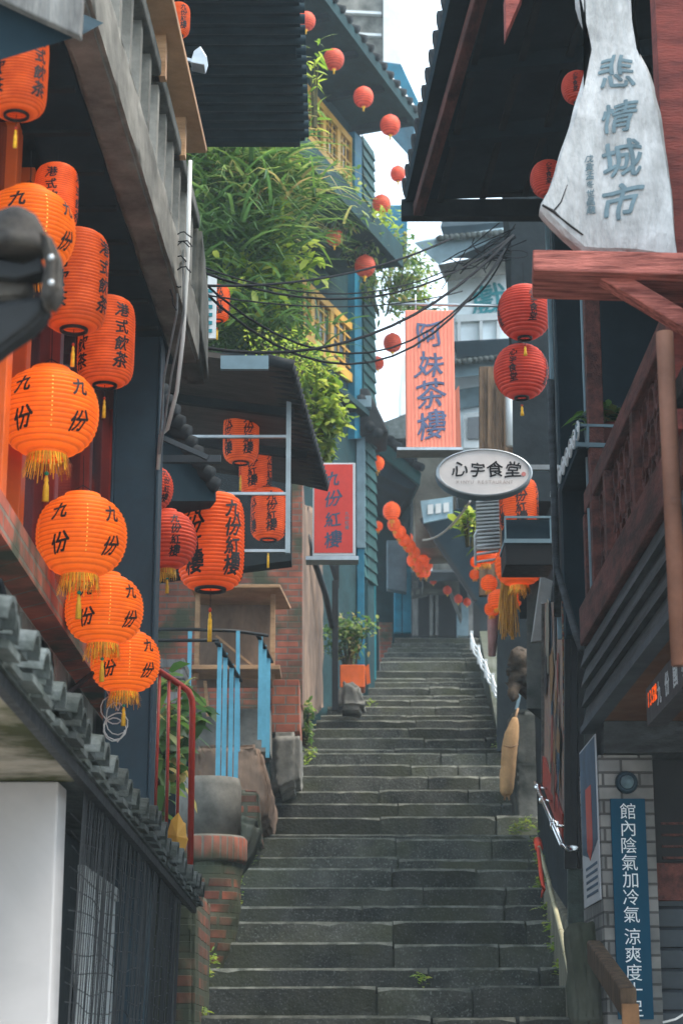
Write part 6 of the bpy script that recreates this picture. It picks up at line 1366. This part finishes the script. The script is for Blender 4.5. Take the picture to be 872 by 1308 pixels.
for i in range(8):
    c = P(628+R.gauss(0, 12), 312+R.gauss(0, 8), 12.2); k = R.uniform(.05, .11); a0 = R.random()*6; b.tube([c+V((k*1.4*math.cos(a0+j*.45), .02*j/10, k*.6*math.sin(a0+j*.45)-.01*j)) for j in range(R.randint(7, 14))], .004, 5)
for i in range(6): b.tube([hub+V((R.gauss(0, .05), 0, R.gauss(0, .05))), P(600+R.gauss(0, 14), 330+R.gauss(0, 14), 12.3), P(570+R.gauss(0, 10), 345+R.gauss(0, 14), 12.4)], .004, 5)
tag(obj('wire_tangle', b, 'cable'), 'messy tangle of black wires under the right roof corner', 'wires')
b = MB(); b.tube([P(243, 205, 7.5), P(240, 330, 7.55), P(234, 430, 7.6), P(226, 500, 7.7), P(214, 548, 7.85), P(205, 556, 7.92), P(202, 600, 7.95)], .009, 8); tag(obj('white_conduit', b, 'cablewhite'), 'white plastic conduit curving down beside the balcony end', 'conduit')
for k, (a, lb) in enumerate(((0, 'thin grey wire hanging from the balcony end, left of the white conduit'), (9, 'thin grey wire hanging from the balcony end, nearest to the white conduit'))):
    b = MB(); b.tube([P(228+a*.6, 320, 7.5), P(226+a, 400, 7.55), P(210+a, 480, 7.7), P(203+a*.2, 580, 7.9)], .005, 5); tag(obj('grey_wire', b, 'steel'), lb, 'wire')
R = random.Random(6); b = MB()
for i in range(5):
    c = P(228+R.gauss(0, 4), 325+R.gauss(0, 12), 7.45); b.tube([c+V((.05*math.cos(j*.5)*R.uniform(.6, 1.1), 0, .06*math.sin(j*.5)-.012*j)) for j in range(R.randint(6, 12))], .003, 5)
tag(obj('wire_bundle', b, 'cable'), 'bundle of looped wires tied at the balcony end pier', 'wires')
b = MB(); b.tube(sag(P(203, 350, 7.9), P(236, 330, 7.5), .03), .006, 5); tag(obj('thin_wire', b, 'cablewhite'), 'short pale thin wire from navy post to the balcony end', 'wire')
b = MB(); b.tube(sag(P(540, 690, 22), P(600, 640, 18), .1), .012, 5); tag(obj('thin_wire', b, 'cablewhite'), 'pale thin wire drooping under the small blue sign toward the white louvre', 'wire')

# ================================================================== HAZE in the alley air
hz = MB(); hz.bb((-24, -3, -2.6), (24, 60, 14)); hm = bpy.data.materials.new('haze_air'); hm.use_nodes = True
hn = hm.node_tree.nodes; hn.remove(hn['Principled BSDF']); pv = hn.new('ShaderNodeVolumePrincipled'); pv.inputs['Color'].default_value = (.78, .92, 1, 1); pv.inputs['Density'].default_value = .0017
hm.node_tree.links.new(pv.outputs[0], hn['Material Output'].inputs['Volume'])
ho = obj('haze', hz, hm); ho['kind'] = 'stuff'
SC.cycles.volume_bounces = 1
